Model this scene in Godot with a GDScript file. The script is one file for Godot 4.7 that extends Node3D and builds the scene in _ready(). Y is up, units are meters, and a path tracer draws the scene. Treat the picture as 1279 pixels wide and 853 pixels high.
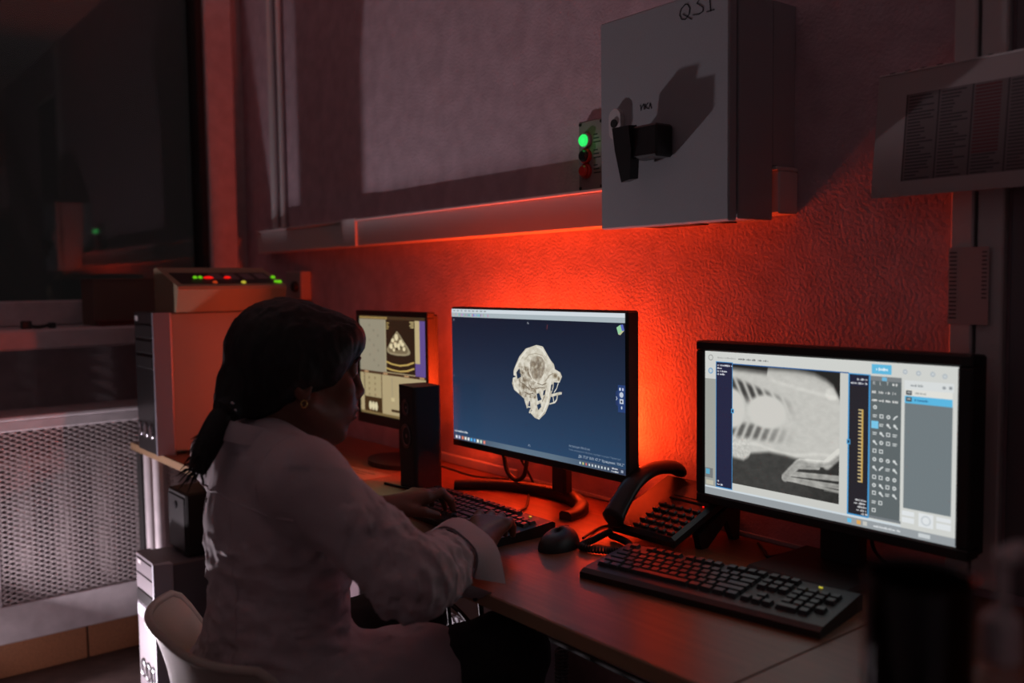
extends Node3D
# A dim veterinary imaging desk: three screens along a plaster wall, a red lamp behind the middle one, a person at the keyboard.
# World: the desk wall is z = 0, the window wall is x = -3.76, the floor is y = 0.

var M := {}
var base_of := {}
var shared := {}
var font: SystemFont

func _ready() -> void:
	var cam := Camera3D.new()
	cam.name = "camera"
	var lens := CameraAttributesPhysical.new()
	lens.frustum_focal_length = 32.2
	lens.frustum_focus_distance = 1.95
	lens.exposure_aperture = 2.2
	cam.attributes = lens
	cam.fov = 40.9
	cam.near = 0.05
	add_child(cam)
	cam.position = Vector3(0, 1.28, 1.57)
	cam.basis = Basis(Vector3.UP, deg_to_rad(51.36)) * Basis(Vector3.RIGHT, deg_to_rad(-3.7246)) * Basis(Vector3.BACK, deg_to_rad(-0.715))
	cam.current = true
	var we := WorldEnvironment.new()
	var env := Environment.new()
	env.background_mode = Environment.BG_COLOR
	env.background_color = Color(0.062, 0.058, 0.058)
	env.tonemap_mode = Environment.TONE_MAPPER_LINEAR
	env.tonemap_exposure = 1.0
	env.sdfgi_enabled = true
	env.ssao_enabled = true
	env.ssil_enabled = true
	we.environment = env
	add_child(we)

	font = SystemFont.new()
	font.font_names = PackedStringArray(["Droid Sans"])
	make_materials()
	room()
	window_side()
	desks()
	red_lamp()
	led_panel()
	wall_gear()
	monitors()
	desk_things()
	left_side()
	under_desk()
	chair()
	person()
	right_side()

# ------------------------------------------------------------------ geometry
class Geo:
	var v := PackedVector3Array()
	var n := PackedVector3Array()
	var t := PackedVector2Array()
	var ix := PackedInt32Array()
	var xf := Transform3D.IDENTITY

	func vert(p: Vector3, nn: Vector3, uv := Vector2.ZERO) -> int:
		v.append(xf * p)
		n.append((xf.basis * nn).normalized())
		t.append(uv)
		return v.size() - 1

	func face(pts: Array, hint: Vector3, uvs: Array = []) -> void:
		var nn: Vector3 = (pts[2] - pts[0]).cross(pts[1] - pts[0])
		if nn.length_squared() < 1e-18 and pts.size() > 3:
			nn = (pts[3] - pts[0]).cross(pts[1] - pts[0])
		nn = nn.normalized()
		var flip := nn.dot(hint) < 0.0
		if flip:
			nn = -nn
		var s := v.size()
		for k in pts.size():
			vert(pts[k], nn, uvs[k] if uvs.size() else Vector2.ZERO)
		var turned := flip != (xf.basis.determinant() < 0.0)
		for k in range(1, pts.size() - 1):
			if turned:
				ix.append_array(PackedInt32Array([s, s + k + 1, s + k]))
			else:
				ix.append_array(PackedInt32Array([s, s + k, s + k + 1]))

	func box(c: Vector3, size: Vector3, b := 0.002, turn := Basis.IDENTITY) -> Geo:
		var keep := xf
		xf = xf * Transform3D(turn, c)
		var h := size * 0.5
		b = minf(b, minf(h.x, minf(h.y, h.z)) * 0.9)
		for ax in 3:
			var u := (ax + 1) % 3
			var w := (ax + 2) % 3
			for s in [-1.0, 1.0]:
				var pts := []
				for q in [[-1, -1], [1, -1], [1, 1], [-1, 1]]:
					var p := Vector3.ZERO
					p[ax] = s * h[ax]
					p[u] = q[0] * (h[u] - b)
					p[w] = q[1] * (h[w] - b)
					pts.append(p)
				var nn := Vector3.ZERO
				nn[ax] = s
				face(pts, nn)
		if b > 0.0:
			for ax in 3:
				var u := (ax + 1) % 3
				var w := (ax + 2) % 3
				for su in [-1.0, 1.0]:
					for sw in [-1.0, 1.0]:
						var pts := []
						for q in [[-1, 0], [1, 0], [1, 1], [-1, 1]]:
							var p := Vector3.ZERO
							p[ax] = q[0] * (h[ax] - b)
							p[u] = su * (h[u] - (b if q[1] == 1 else 0.0))
							p[w] = sw * (h[w] - (0.0 if q[1] == 1 else b))
							pts.append(p)
						var nn := Vector3.ZERO
						nn[u] = su
						nn[w] = sw
						face(pts, nn)
			for sx in [-1.0, 1.0]:
				for sy in [-1.0, 1.0]:
					for sz in [-1.0, 1.0]:
						var sg := Vector3(sx, sy, sz)
						var a := Vector3(h.x, h.y - b, h.z - b) * sg
						var bb := Vector3(h.x - b, h.y, h.z - b) * sg
						var cc := Vector3(h.x - b, h.y - b, h.z) * sg
						face([a, bb, cc], sg)
		xf = keep
		return self

	func span(a: Vector3, b: Vector3, bev := 0.002) -> Geo:
		return box((a + b) * 0.5, (b - a).abs(), bev)

	func rows(g: Array, close_u := false, close_v := false, flip := false) -> Geo:
		# g: rows of points; smooth skin over them
		var R := g.size()
		var C: int = g[0].size()
		var s := v.size()
		for r in R:
			for c in C:
				var r0 := (r - 1 + R) % R if close_v else maxi(r - 1, 0)
				var r1 := (r + 1) % R if close_v else mini(r + 1, R - 1)
				var c0 := (c - 1 + C) % C if close_u else maxi(c - 1, 0)
				var c1 := (c + 1) % C if close_u else mini(c + 1, C - 1)
				var du: Vector3 = g[r][c1] - g[r][c0]
				var dv: Vector3 = g[r1][c] - g[r0][c]
				var nn := dv.cross(du)
				if nn.length_squared() < 1e-16:
					nn = (g[r1][(c + C / 4) % C] - g[r0][(c + C / 4) % C]).cross(g[r][(c + 1) % C] - g[r][c])
					if nn.length_squared() < 1e-16:
						nn = Vector3.UP
				vert(g[r][c], (-nn if flip else nn).normalized(), Vector2(float(c) / maxi(C - 1, 1), float(r) / maxi(R - 1, 1)))
		for r in (R if close_v else R - 1):
			for c in (C if close_u else C - 1):
				var a := s + r * C + c
				var b := s + r * C + (c + 1) % C
				var d := s + ((r + 1) % R) * C + c
				var e := s + ((r + 1) % R) * C + (c + 1) % C
				if flip:
					ix.append_array(PackedInt32Array([a, d, b, b, d, e]))
				else:
					ix.append_array(PackedInt32Array([a, b, d, b, e, d]))
		return self

	func tube(path: Array, rad, sides := 8, closed := false) -> Geo:
		var g := []
		var up := Vector3(0.13, 0.95, 0.21)
		for k in path.size():
			var a: Vector3 = path[(k - 1 + path.size()) % path.size()] if closed else path[maxi(k - 1, 0)]
			var b: Vector3 = path[(k + 1) % path.size()] if closed else path[mini(k + 1, path.size() - 1)]
			var d := (b - a).normalized()
			if absf(d.dot(up)) > 0.98:
				up = Vector3(0.9, 0.1, 0.3)
			var x := d.cross(up).normalized()
			var y := x.cross(d).normalized()
			up = y
			var rr: float = rad[k] if rad is Array else rad
			var ring := []
			for q in sides:
				var an := TAU * q / sides
				ring.append(path[k] + (x * cos(an) + y * sin(an)) * rr)
			g.append(ring)
		if not closed:
			var r0 := []
			var r1 := []
			for q in sides:
				r0.append(path[0])
				r1.append(path[-1])
			# flat caps
			face(g[0].duplicate(), path[0] - path[1])
			face(g[-1].duplicate(), path[-1] - path[-2])
		rows(g, true, closed)
		return self

	func lathe(profile: Array, segs := 24, at := Transform3D.IDENTITY) -> Geo:
		# profile: Vector2(radius, height) from bottom to top, round the y axis of `at`
		var keep := xf
		xf = xf * at
		for k in profile.size() - 1:
			var p: Vector2 = profile[k]
			var q: Vector2 = profile[k + 1]
			var dn := Vector2(q.y - p.y, p.x - q.x)
			if dn.length() < 1e-9:
				continue
			dn = dn.normalized()
			var s := v.size()
			for j in segs + 1:
				var an := TAU * j / segs
				var nn := Vector3(cos(an) * dn.x, dn.y, sin(an) * dn.x)
				vert(Vector3(cos(an) * p.x, p.y, sin(an) * p.x), nn)
				vert(Vector3(cos(an) * q.x, q.y, sin(an) * q.x), nn)
			for j in segs:
				var a := s + j * 2
				ix.append_array(PackedInt32Array([a, a + 2, a + 1, a + 1, a + 2, a + 3]))
		xf = keep
		return self

	func prism(poly: PackedVector2Array, z0: float, z1: float, at := Transform3D.IDENTITY) -> Geo:
		var keep := xf
		xf = xf * at
		var tr := Geometry2D.triangulate_polygon(poly)
		for side in 2:
			var z := z0 if side == 0 else z1
			for k in range(0, tr.size(), 3):
				var a := poly[tr[k]]
				var b := poly[tr[k + 1]]
				var c := poly[tr[k + 2]]
				face([Vector3(a.x, a.y, z), Vector3(b.x, b.y, z), Vector3(c.x, c.y, z)], Vector3(0, 0, -1 if side == 0 else 1))
		var cw := 1.0 if Geometry2D.is_polygon_clockwise(poly) else -1.0
		for k in poly.size():
			var a := poly[k]
			var b := poly[(k + 1) % poly.size()]
			var d := b - a
			face([Vector3(a.x, a.y, z0), Vector3(b.x, b.y, z0), Vector3(b.x, b.y, z1), Vector3(a.x, a.y, z1)], Vector3(-d.y, d.x, 0) * cw)
		xf = keep
		return self

	func ball(c: Vector3, r: Vector3, segs := 16, rings := 10) -> Geo:
		var g := []
		for k in rings + 1:
			var la := -PI / 2 + PI * k / rings
			var ring := []
			for j in segs:
				var lo := TAU * j / segs
				ring.append(c + Vector3(cos(la) * cos(lo) * r.x, sin(la) * r.y, cos(la) * sin(lo) * r.z))
			g.append(ring)
		# radial normals, so the poles stay round
		var s := v.size()
		rows(g, true)
		for k in range(s, v.size()):
			var p: Vector3 = g[(k - s) / segs][(k - s) % segs] - c
			n[k] = (xf.basis * Vector3(p.x / (r.x * r.x), p.y / (r.y * r.y), p.z / (r.z * r.z))).normalized()
		return self

	func screen(a: Vector3, b: Vector3, c: Vector3, d: Vector3, hint: Vector3) -> Geo:
		# a top left, b top right, c bottom right, d bottom left
		face([a, b, c, d], hint, [Vector2(0, 0), Vector2(1, 0), Vector2(1, 1), Vector2(0, 1)])
		return self

	func mesh() -> ArrayMesh:
		var arr := []
		arr.resize(Mesh.ARRAY_MAX)
		arr[Mesh.ARRAY_VERTEX] = v
		arr[Mesh.ARRAY_NORMAL] = n
		arr[Mesh.ARRAY_TEX_UV] = t
		arr[Mesh.ARRAY_INDEX] = ix
		var m := ArrayMesh.new()
		m.add_surface_from_arrays(Mesh.PRIMITIVE_TRIANGLES, arr)
		return m

# signed-distance field on a grid, meshed as surface nets
class Field:
	var o: Vector3
	var h: float
	var nx: int
	var ny: int
	var nz: int
	var d := PackedFloat32Array()

	func _init(lo: Vector3, hi: Vector3, cell: float) -> void:
		o = lo
		h = cell
		nx = int(ceil((hi.x - lo.x) / cell)) + 1
		ny = int(ceil((hi.y - lo.y) / cell)) + 1
		nz = int(ceil((hi.z - lo.z) / cell)) + 1
		d.resize(nx * ny * nz)
		d.fill(1000.0)

	func cap(a: Vector3, b: Vector3, ra: float, rb: float, k := 0.02) -> void:
		var m := maxf(ra, rb) + k + h * 2.5
		var lo := ((a.min(b) - Vector3.ONE * m - o) / h).floor().max(Vector3.ZERO)
		var hi := ((a.max(b) + Vector3.ONE * m - o) / h).ceil().min(Vector3(nx - 1, ny - 1, nz - 1))
		var ab := b - a
		var ll := maxf(ab.length_squared(), 1e-9)
		for z in range(int(lo.z), int(hi.z) + 1):
			for y in range(int(lo.y), int(hi.y) + 1):
				var at := (z * ny + y) * nx
				for x in range(int(lo.x), int(hi.x) + 1):
					var p := o + Vector3(x, y, z) * h - a
					var tt := clampf(p.dot(ab) / ll, 0.0, 1.0)
					var q := (p - ab * tt).length() - lerpf(ra, rb, tt)
					var e := d[at + x]
					var w := k - absf(e - q)
					d[at + x] = minf(e, q) - (w * w * 0.25 / k if w > 0.0 else 0.0)

	func ell(c: Vector3, r: Vector3, k := 0.02, turn := Basis.IDENTITY, cut := false) -> void:
		var m := maxf(r.x, maxf(r.y, r.z)) + k + h * 2.5
		var lo := ((c - Vector3.ONE * m - o) / h).floor().max(Vector3.ZERO)
		var hi := ((c + Vector3.ONE * m - o) / h).ceil().min(Vector3(nx - 1, ny - 1, nz - 1))
		var inv := turn.transposed()
		for z in range(int(lo.z), int(hi.z) + 1):
			for y in range(int(lo.y), int(hi.y) + 1):
				var at := (z * ny + y) * nx
				for x in range(int(lo.x), int(hi.x) + 1):
					var p := inv * (o + Vector3(x, y, z) * h - c)
					var k0 := (p / r).length()
					var k1 := (p / (r * r)).length()
					var q := k0 * (k0 - 1.0) / maxf(k1, 1e-6)
					var e := d[at + x]
					if cut:
						q = -q
						var w := k - absf(e - q)
						d[at + x] = maxf(e, q) + (w * w * 0.25 / k if w > 0.0 else 0.0)
					else:
						var w := k - absf(e - q)
						d[at + x] = minf(e, q) - (w * w * 0.25 / k if w > 0.0 else 0.0)

	func plane_cut(p: Vector3, nn: Vector3) -> void:
		# removes what lies on the side of nn
		for z in nz:
			for y in ny:
				var at := (z * ny + y) * nx
				for x in nx:
					if d[at + x] < 0.2:
						d[at + x] = maxf(d[at + x], (o + Vector3(x, y, z) * h - p).dot(nn))

	func fold(noise: FastNoiseLite, scale: Vector3, amp: float, lo: Vector3, hi: Vector3) -> void:
		for z in nz:
			for y in ny:
				var at := (z * ny + y) * nx
				for x in nx:
					if absf(d[at + x]) < 0.03:
						var p := o + Vector3(x, y, z) * h
						if p.x > lo.x and p.y > lo.y and p.z > lo.z and p.x < hi.x and p.y < hi.y and p.z < hi.z:
							d[at + x] += noise.get_noise_3dv(p * scale) * amp

	func add_to(g: Geo) -> void:
		var ids := {}
		var sx := 1
		var sy := nx
		var sz := nx * ny
		var offs := [0, sx, sy, sx + sy, sz, sx + sz, sy + sz, sx + sy + sz]
		var cv := [Vector3(0, 0, 0), Vector3(1, 0, 0), Vector3(0, 1, 0), Vector3(1, 1, 0), Vector3(0, 0, 1), Vector3(1, 0, 1), Vector3(0, 1, 1), Vector3(1, 1, 1)]
		var ed := [[0, 1], [2, 3], [4, 5], [6, 7], [0, 2], [1, 3], [4, 6], [5, 7], [0, 4], [1, 5], [2, 6], [3, 7]]
		for z in nz - 1:
			for y in ny - 1:
				var row := (z * ny + y) * nx
				for x in nx - 1:
					var i := row + x
					if d[i] > 0.2:
						continue
					var mask := 0
					for c in 8:
						if d[i + offs[c]] < 0.0:
							mask |= 1 << c
					if mask == 0 or mask == 255:
						continue
					var s := Vector3.ZERO
					var cnt := 0
					for e in ed:
						var da := d[i + offs[e[0]]]
						var db := d[i + offs[e[1]]]
						if (da < 0.0) != (db < 0.0):
							s += cv[e[0]].lerp(cv[e[1]], clampf(da / (da - db), 0.02, 0.98))
							cnt += 1
					var loc := s / cnt
					var gr := Vector3.ZERO
					for c in 8:
						var val := minf(d[i + offs[c]], 0.1)
						var q: Vector3 = cv[c]
						var wx := loc.x if q.x > 0.5 else 1.0 - loc.x
						var wy := loc.y if q.y > 0.5 else 1.0 - loc.y
						var wz := loc.z if q.z > 0.5 else 1.0 - loc.z
						gr.x += val * wy * wz * (1.0 if q.x > 0.5 else -1.0)
						gr.y += val * wx * wz * (1.0 if q.y > 0.5 else -1.0)
						gr.z += val * wx * wy * (1.0 if q.z > 0.5 else -1.0)
					ids[i] = g.vert(o + (Vector3(x, y, z) + loc) * h, gr.normalized() if gr.length() > 1e-9 else Vector3.UP)
		var st := [sx, sy, sz]
		for i in ids:
			for ax in 3:
				var a: int = st[(ax + 1) % 3]
				var b: int = st[(ax + 2) % 3]
				# the edge from grid point i along ax is shared by cells i, i-a, i-b, i-a-b
				var d0 := d[i]
				var d1 := d[i + st[ax]]
				if (d0 < 0.0) == (d1 < 0.0):
					continue
				if not (ids.has(i - a) and ids.has(i - b) and ids.has(i - a - b)):
					continue
				var q := PackedInt32Array([ids[i], ids[i - a], ids[i - a - b], ids[i - b]])
				if d0 < 0.0:
					g.ix.append_array(PackedInt32Array([q[0], q[2], q[1], q[0], q[3], q[2]]))
				else:
					g.ix.append_array(PackedInt32Array([q[0], q[1], q[2], q[0], q[2], q[3]]))

# ------------------------------------------------------------------ nodes
func numbered(called: String, parent: Node = self) -> String:
	if not parent.has_node(NodePath(called)):
		return called
	var k := 1
	while parent.has_node(NodePath("%s_%03d" % [called, k])):
		k += 1
	return "%s_%03d" % [called, k]

func thing(called: String, label: String, category: String, at: Vector3, group := "") -> Node3D:
	var o := Node3D.new()
	o.name = numbered(called)
	add_child(o)
	o.position = at
	tag(o, label, category, group)
	return o

func tag(o: Node, label: String, category: String, group := "") -> void:
	o.set_meta("label", label)
	o.set_meta("category", category)
	if group != "":
		o.set_meta("group", group)

func put(called: String, g, m: Material, parent: Node = self, world := true, label := "") -> MeshInstance3D:
	# world: the shape was built in world coordinates; otherwise in its parent's own
	var o := MeshInstance3D.new()
	o.mesh = g.mesh() if g is Geo else g
	o.material_override = m
	o.name = numbered(called, parent)
	o.cast_shadow = GeometryInstance3D.SHADOW_CASTING_SETTING_ON
	parent.add_child(o, true)
	if world and parent != self:
		var at := Transform3D.IDENTITY
		var p: Node = parent
		while p != self:
			at = (p as Node3D).transform * at
			p = p.get_parent()
		o.transform = at.affine_inverse()
	if label != "":
		o.set_meta("label", label)
	return o

func structure(called: String, g: Geo, m: Material, label: String) -> MeshInstance3D:
	var o := put(called, g, m)
	o.set_meta("kind", "structure")
	o.set_meta("label", label)
	o.set_meta("category", called.split("_")[0])
	return o

func curve(pts: Array, n := 8, closed := false) -> Array:
	var out := []
	var c := pts.size()
	for k in (c if closed else c - 1):
		var p0: Vector3 = pts[(k - 1 + c) % c] if closed else pts[maxi(k - 1, 0)]
		var p1: Vector3 = pts[k]
		var p2: Vector3 = pts[(k + 1) % c]
		var p3: Vector3 = pts[(k + 2) % c] if closed else pts[mini(k + 2, c - 1)]
		for j in n:
			out.append(p1.cubic_interpolate(p2, p0, p3, float(j) / n))
	if not closed:
		out.append(pts[-1])
	return out

# ------------------------------------------------------------------ materials
func noise_image(seed_: int, freq: float, size := 512, octaves := 4, kind := FastNoiseLite.TYPE_SIMPLEX_SMOOTH) -> Image:
	var f := FastNoiseLite.new()
	f.seed = seed_
	f.noise_type = kind
	f.frequency = freq
	f.fractal_octaves = octaves
	return f.get_seamless_image(size, size)

func mat(called: String, c: Color, rough := 0.6, metal := 0.0) -> StandardMaterial3D:
	var m := StandardMaterial3D.new()
	m.resource_name = called
	m.albedo_color = c
	m.roughness = rough
	m.metallic = metal
	M[called] = m
	return m

func grain(m: StandardMaterial3D, im: Image, lo: float, hi: float, scale: Vector3, world := true) -> void:
	# a tone pattern of its own on the colour
	var o := Image.create(im.get_width(), im.get_height(), false, Image.FORMAT_RGB8)
	for y in im.get_height():
		for x in im.get_width():
			var k := lerpf(lo, hi, im.get_pixel(x, y).r)
			o.set_pixel(x, y, Color(k, k, k))
	m.albedo_texture = ImageTexture.create_from_image(o)
	m.uv1_triplanar = true
	m.uv1_world_triplanar = world
	m.uv1_scale = scale

func relief(m: StandardMaterial3D, im: Image, cm: float, scale: Vector3) -> void:
	m.heightmap_enabled = true
	m.heightmap_texture = ImageTexture.create_from_image(im)
	m.heightmap_scale = cm
	m.uv1_triplanar = true
	m.uv1_world_triplanar = true
	m.uv1_scale = scale

func glow(called: String, c: Color, energy: float) -> StandardMaterial3D:
	var m := mat(called, Color(0.05, 0.05, 0.05), 0.4)
	m.emission_enabled = true
	m.emission = c
	m.emission_energy_multiplier = energy
	return m

func make_materials() -> void:
	var fine := noise_image(11, 0.02, 512, 5)
	var speck := noise_image(23, 0.09, 512, 3)
	var plaster := mat("plaster", Color(0.80, 0.70, 0.735), 0.85)
	grain(plaster, noise_image(5, 0.008, 512, 5), 0.88, 1.0, Vector3(0.9, 0.9, 0.9))
	var pl := noise_image(31, 0.035, 1024, 3)
	relief(plaster, pl, 0.10, Vector3(2.6, 2.6, 2.6))
	var paint := mat("paint", Color(0.80, 0.76, 0.77), 0.7)
	grain(paint, fine, 0.9, 1.0, Vector3(1.1, 1.1, 1.1))
	mat("ceiling_paint", Color(0.86, 0.85, 0.84), 0.9)
	var fl := mat("floor_tile", Color(0.34, 0.27, 0.25), 0.55)
	grain(fl, fine, 0.75, 1.0, Vector3(1.5, 1.5, 1.5))
	mat("grout", Color(0.42, 0.36, 0.33), 0.9)
	var tc := mat("terracotta", Color(0.72, 0.48, 0.33), 0.5)
	grain(tc, speck, 0.85, 1.0, Vector3(2, 2, 2))
	var wf := mat("white_paint", Color(0.82, 0.79, 0.80), 0.45)
	grain(wf, fine, 0.9, 1.0, Vector3(1.3, 1.3, 1.3))
	mat("white_plastic", Color(0.80, 0.78, 0.78), 0.4)
	var wood := mat("wood_top", Color(0.62, 0.41, 0.29), 0.38)
	var wi := Image.create(512, 512, false, Image.FORMAT_RGB8)
	var wn := FastNoiseLite.new()
	wn.seed = 77
	wn.frequency = 0.012
	wn.fractal_octaves = 4
	for y in 512:
		for x in 512:
			var a := wn.get_noise_2d(x * 0.35, y * 7.0) * 0.5 + 0.5
			var b := wn.get_noise_2d(x * 0.2 + 900.0, y * 1.6) * 0.5 + 0.5
			var k := 0.72 + 0.28 * (a * 0.65 + b * 0.35)
			wi.set_pixel(x, y, Color(k, k * 0.985, k * 0.97))
	wood.albedo_texture = ImageTexture.create_from_image(wi)
	wood.uv1_triplanar = true
	wood.uv1_world_triplanar = true
	wood.uv1_scale = Vector3(1.3, 1.3, 1.3)
	mat("edge_band", Color(0.16, 0.11, 0.09), 0.6)
	mat("edge_light", Color(0.62, 0.50, 0.38), 0.6)
	mat("black_plastic", Color(0.15, 0.148, 0.15), 0.45)
	mat("black_satin", Color(0.14, 0.137, 0.14), 0.3)
	mat("black_matte", Color(0.16, 0.153, 0.153), 0.8)
	mat("key_black", Color(0.165, 0.162, 0.165), 0.38)
	mat("key_print", Color(0.62, 0.62, 0.64), 0.6)
	mat("silver", Color(0.62, 0.62, 0.66), 0.35, 0.3)
	mat("dark_metal", Color(0.20, 0.20, 0.21), 0.45, 0.6)
	mat("chrome", Color(0.75, 0.75, 0.77), 0.18, 1.0)
	mat("case_beige", Color(0.63, 0.60, 0.58), 0.55)
	mat("case_grey", Color(0.45, 0.42, 0.44), 0.5)
	mat("case_light", Color(0.74, 0.74, 0.78), 0.45)
	var cab := mat("cabinet_grey", Color(0.66, 0.67, 0.69), 0.6)
	grain(cab, speck, 0.95, 1.0, Vector3(6, 6, 6))
	mat("gasket", Color(0.06, 0.06, 0.06), 0.8)
	mat("ink", Color(0.10, 0.10, 0.13), 0.7)
	mat("console_cream", Color(0.64, 0.56, 0.46), 0.55)
	mat("console_panel", Color(0.17, 0.14, 0.13), 0.5)
	var paper := mat("paper", Color(0.70, 0.67, 0.67), 0.8)
	paper.backlight_enabled = true
	paper.backlight = Color(0.2, 0.2, 0.2)
	mat("print_grey", Color(0.34, 0.32, 0.34), 0.8)
	mat("print_red", Color(0.62, 0.20, 0.22), 0.8)
	mat("cable_black", Color(0.13, 0.13, 0.13), 0.5)
	mat("steel_mesh", Color(0.76, 0.72, 0.72), 0.5)
	mat("radiator_white", Color(0.74, 0.70, 0.69), 0.5)
	mat("box_brown", Color(0.44, 0.36, 0.32), 0.8)
	var skin := mat("skin", Color(0.44, 0.285, 0.22), 0.48)
	skin.subsurf_scatter_enabled = true
	skin.subsurf_scatter_strength = 0.1
	mat("lips", Color(0.40, 0.20, 0.17), 0.4)
	mat("eye_white", Color(0.78, 0.75, 0.72), 0.25)
	mat("eye_dark", Color(0.06, 0.045, 0.04), 0.2)
	var hair := mat("hair", Color(0.115, 0.10, 0.096), 0.55)
	grain(hair, noise_image(9, 0.03, 256, 3), 0.6, 1.0, Vector3(9, 2, 9))
	var shirt := mat("shirt", Color(0.80, 0.745, 0.76), 0.8)
	shirt.rim_enabled = true
	shirt.rim = 0.25
	grain(shirt, noise_image(14, 0.15, 256, 2), 0.94, 1.0, Vector3(9, 9, 9))
	mat("trousers", Color(0.14, 0.136, 0.14), 0.85)
	mat("button", Color(0.70, 0.68, 0.68), 0.3)
	mat("gold", Color(0.80, 0.66, 0.42), 0.25, 1.0)
	var shell := mat("chair_shell", Color(0.80, 0.76, 0.71), 0.4)
	shell.backlight_enabled = true
	shell.backlight = Color(0.55, 0.48, 0.40)
	mat("phone_black", Color(0.16, 0.155, 0.155), 0.32)
	mat("phone_key", Color(0.22, 0.21, 0.21), 0.4)
	mat("phone_display", Color(0.30, 0.33, 0.30), 0.2)
	var pane := mat("pane", Color(0.05, 0.05, 0.05, 0.12), 0.0)
	pane.transparency = BaseMaterial3D.TRANSPARENCY_ALPHA
	var bot := mat("smoked_glass", Color(0.16, 0.13, 0.13, 0.15), 0.06)
	bot.refraction_enabled = true
	bot.refraction_scale = 0.05
	var clear := mat("clear_glass", Color(0.9, 0.9, 0.92, 0.14), 0.05)
	clear.transparency = BaseMaterial3D.TRANSPARENCY_ALPHA
	glow("red_glow", Color(1.0, 0.2, 0.085), 1.5)
	glow("led_white", Color(1.0, 0.93, 0.97), 2.0)
	glow("green_signal_light", Color(0.18, 0.95, 0.42), 1.0)
	glow("led_green", Color(0.45, 0.85, 0.1), 0.8)
	glow("led_red", Color(1.0, 0.10, 0.07), 0.9)
	glow("led_orange", Color(0.9, 0.30, 0.12), 0.5)
	glow("led_yellow", Color(0.85, 0.8, 0.25), 0.7)
	mat("button_red", Color(0.58, 0.10, 0.08), 0.3)
	mat("button_black", Color(0.07, 0.07, 0.07), 0.3)
	mat("plate_grey", Color(0.50, 0.46, 0.47), 0.5)


# ------------------------------------------------------------------ the room
func room() -> void:
	var g := Geo.new()
	g.span(Vector3(-3.95, 0, -0.15), Vector3(1.35, 2.95, 0), 0.0)
	structure("wall_back", g, M.plaster, "rough plaster wall behind the desk, lit red in the middle")
	g = Geo.new()
	g.span(Vector3(-3.95, 0, 0), Vector3(-3.76, 1.14, 3.3), 0.0)
	g.span(Vector3(-3.95, 2.72, 0), Vector3(-3.76, 2.95, 3.3), 0.0)
	g.span(Vector3(-3.95, 1.14, 0), Vector3(-3.76, 2.72, 0.06), 0.0)
	g.span(Vector3(-3.95, 1.14, 2.7), Vector3(-3.76, 2.72, 3.3), 0.0)
	structure("wall_left", g, M.paint, "painted wall around the dark window")
	g = Geo.new()
	g.span(Vector3(1.2, 0, 0), Vector3(1.35, 2.95, 3.3), 0.0)
	structure("wall_right", g, M.paint, "painted side wall outside the frame")
	g = Geo.new()
	g.span(Vector3(-3.95, 0, 3.3), Vector3(1.35, 2.95, 3.45), 0.0)
	structure("wall_front", g, M.paint, "painted wall across the room from the desk")
	g = Geo.new()
	g.span(Vector3(-3.95, -0.12, -0.15), Vector3(1.35, 0, 3.45), 0.0)
	structure("floor", g, M.floor_tile, "dark brown stone floor under the desk")
	g = Geo.new()
	g.span(Vector3(-3.95, 2.95, -0.15), Vector3(1.35, 3.07, 3.45), 0.0)
	structure("ceiling", g, M.ceiling_paint, "plain white painted ceiling")
	# strip where the worktop meets the wall
	g = Geo.new()
	g.span(Vector3(-1.93, 0.7405, 0.0005), Vector3(-0.78, 0.7485, 0.007), 0.001)
	structure("trim_1", g, M.white_plastic, "thin white sealing strip along the back of the worktop")
	# terracotta skirting under the radiator cover
	var b := Node3D.new()
	b.name = "baseboard_left"
	b.set_meta("kind", "structure")
	b.set_meta("label", "terracotta tile skirting below the radiator cover")
	b.set_meta("category", "baseboard")
	add_child(b)
	g = Geo.new()
	g.span(Vector3(-3.40, 0.0, 0.02), Vector3(-3.352, 0.118, 2.4), 0.001)
	put("backing", g, M.grout, b)
	var tile := Geo.new().box(Vector3.ZERO, Vector3(0.012, 0.116, 0.324), 0.003).mesh()
	for k in 7:
		var t := put("tile", tile, M.terracotta, b, false)
		t.position = Vector3(-3.3455, 0.0585, 0.298 + 0.33 * k)

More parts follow.
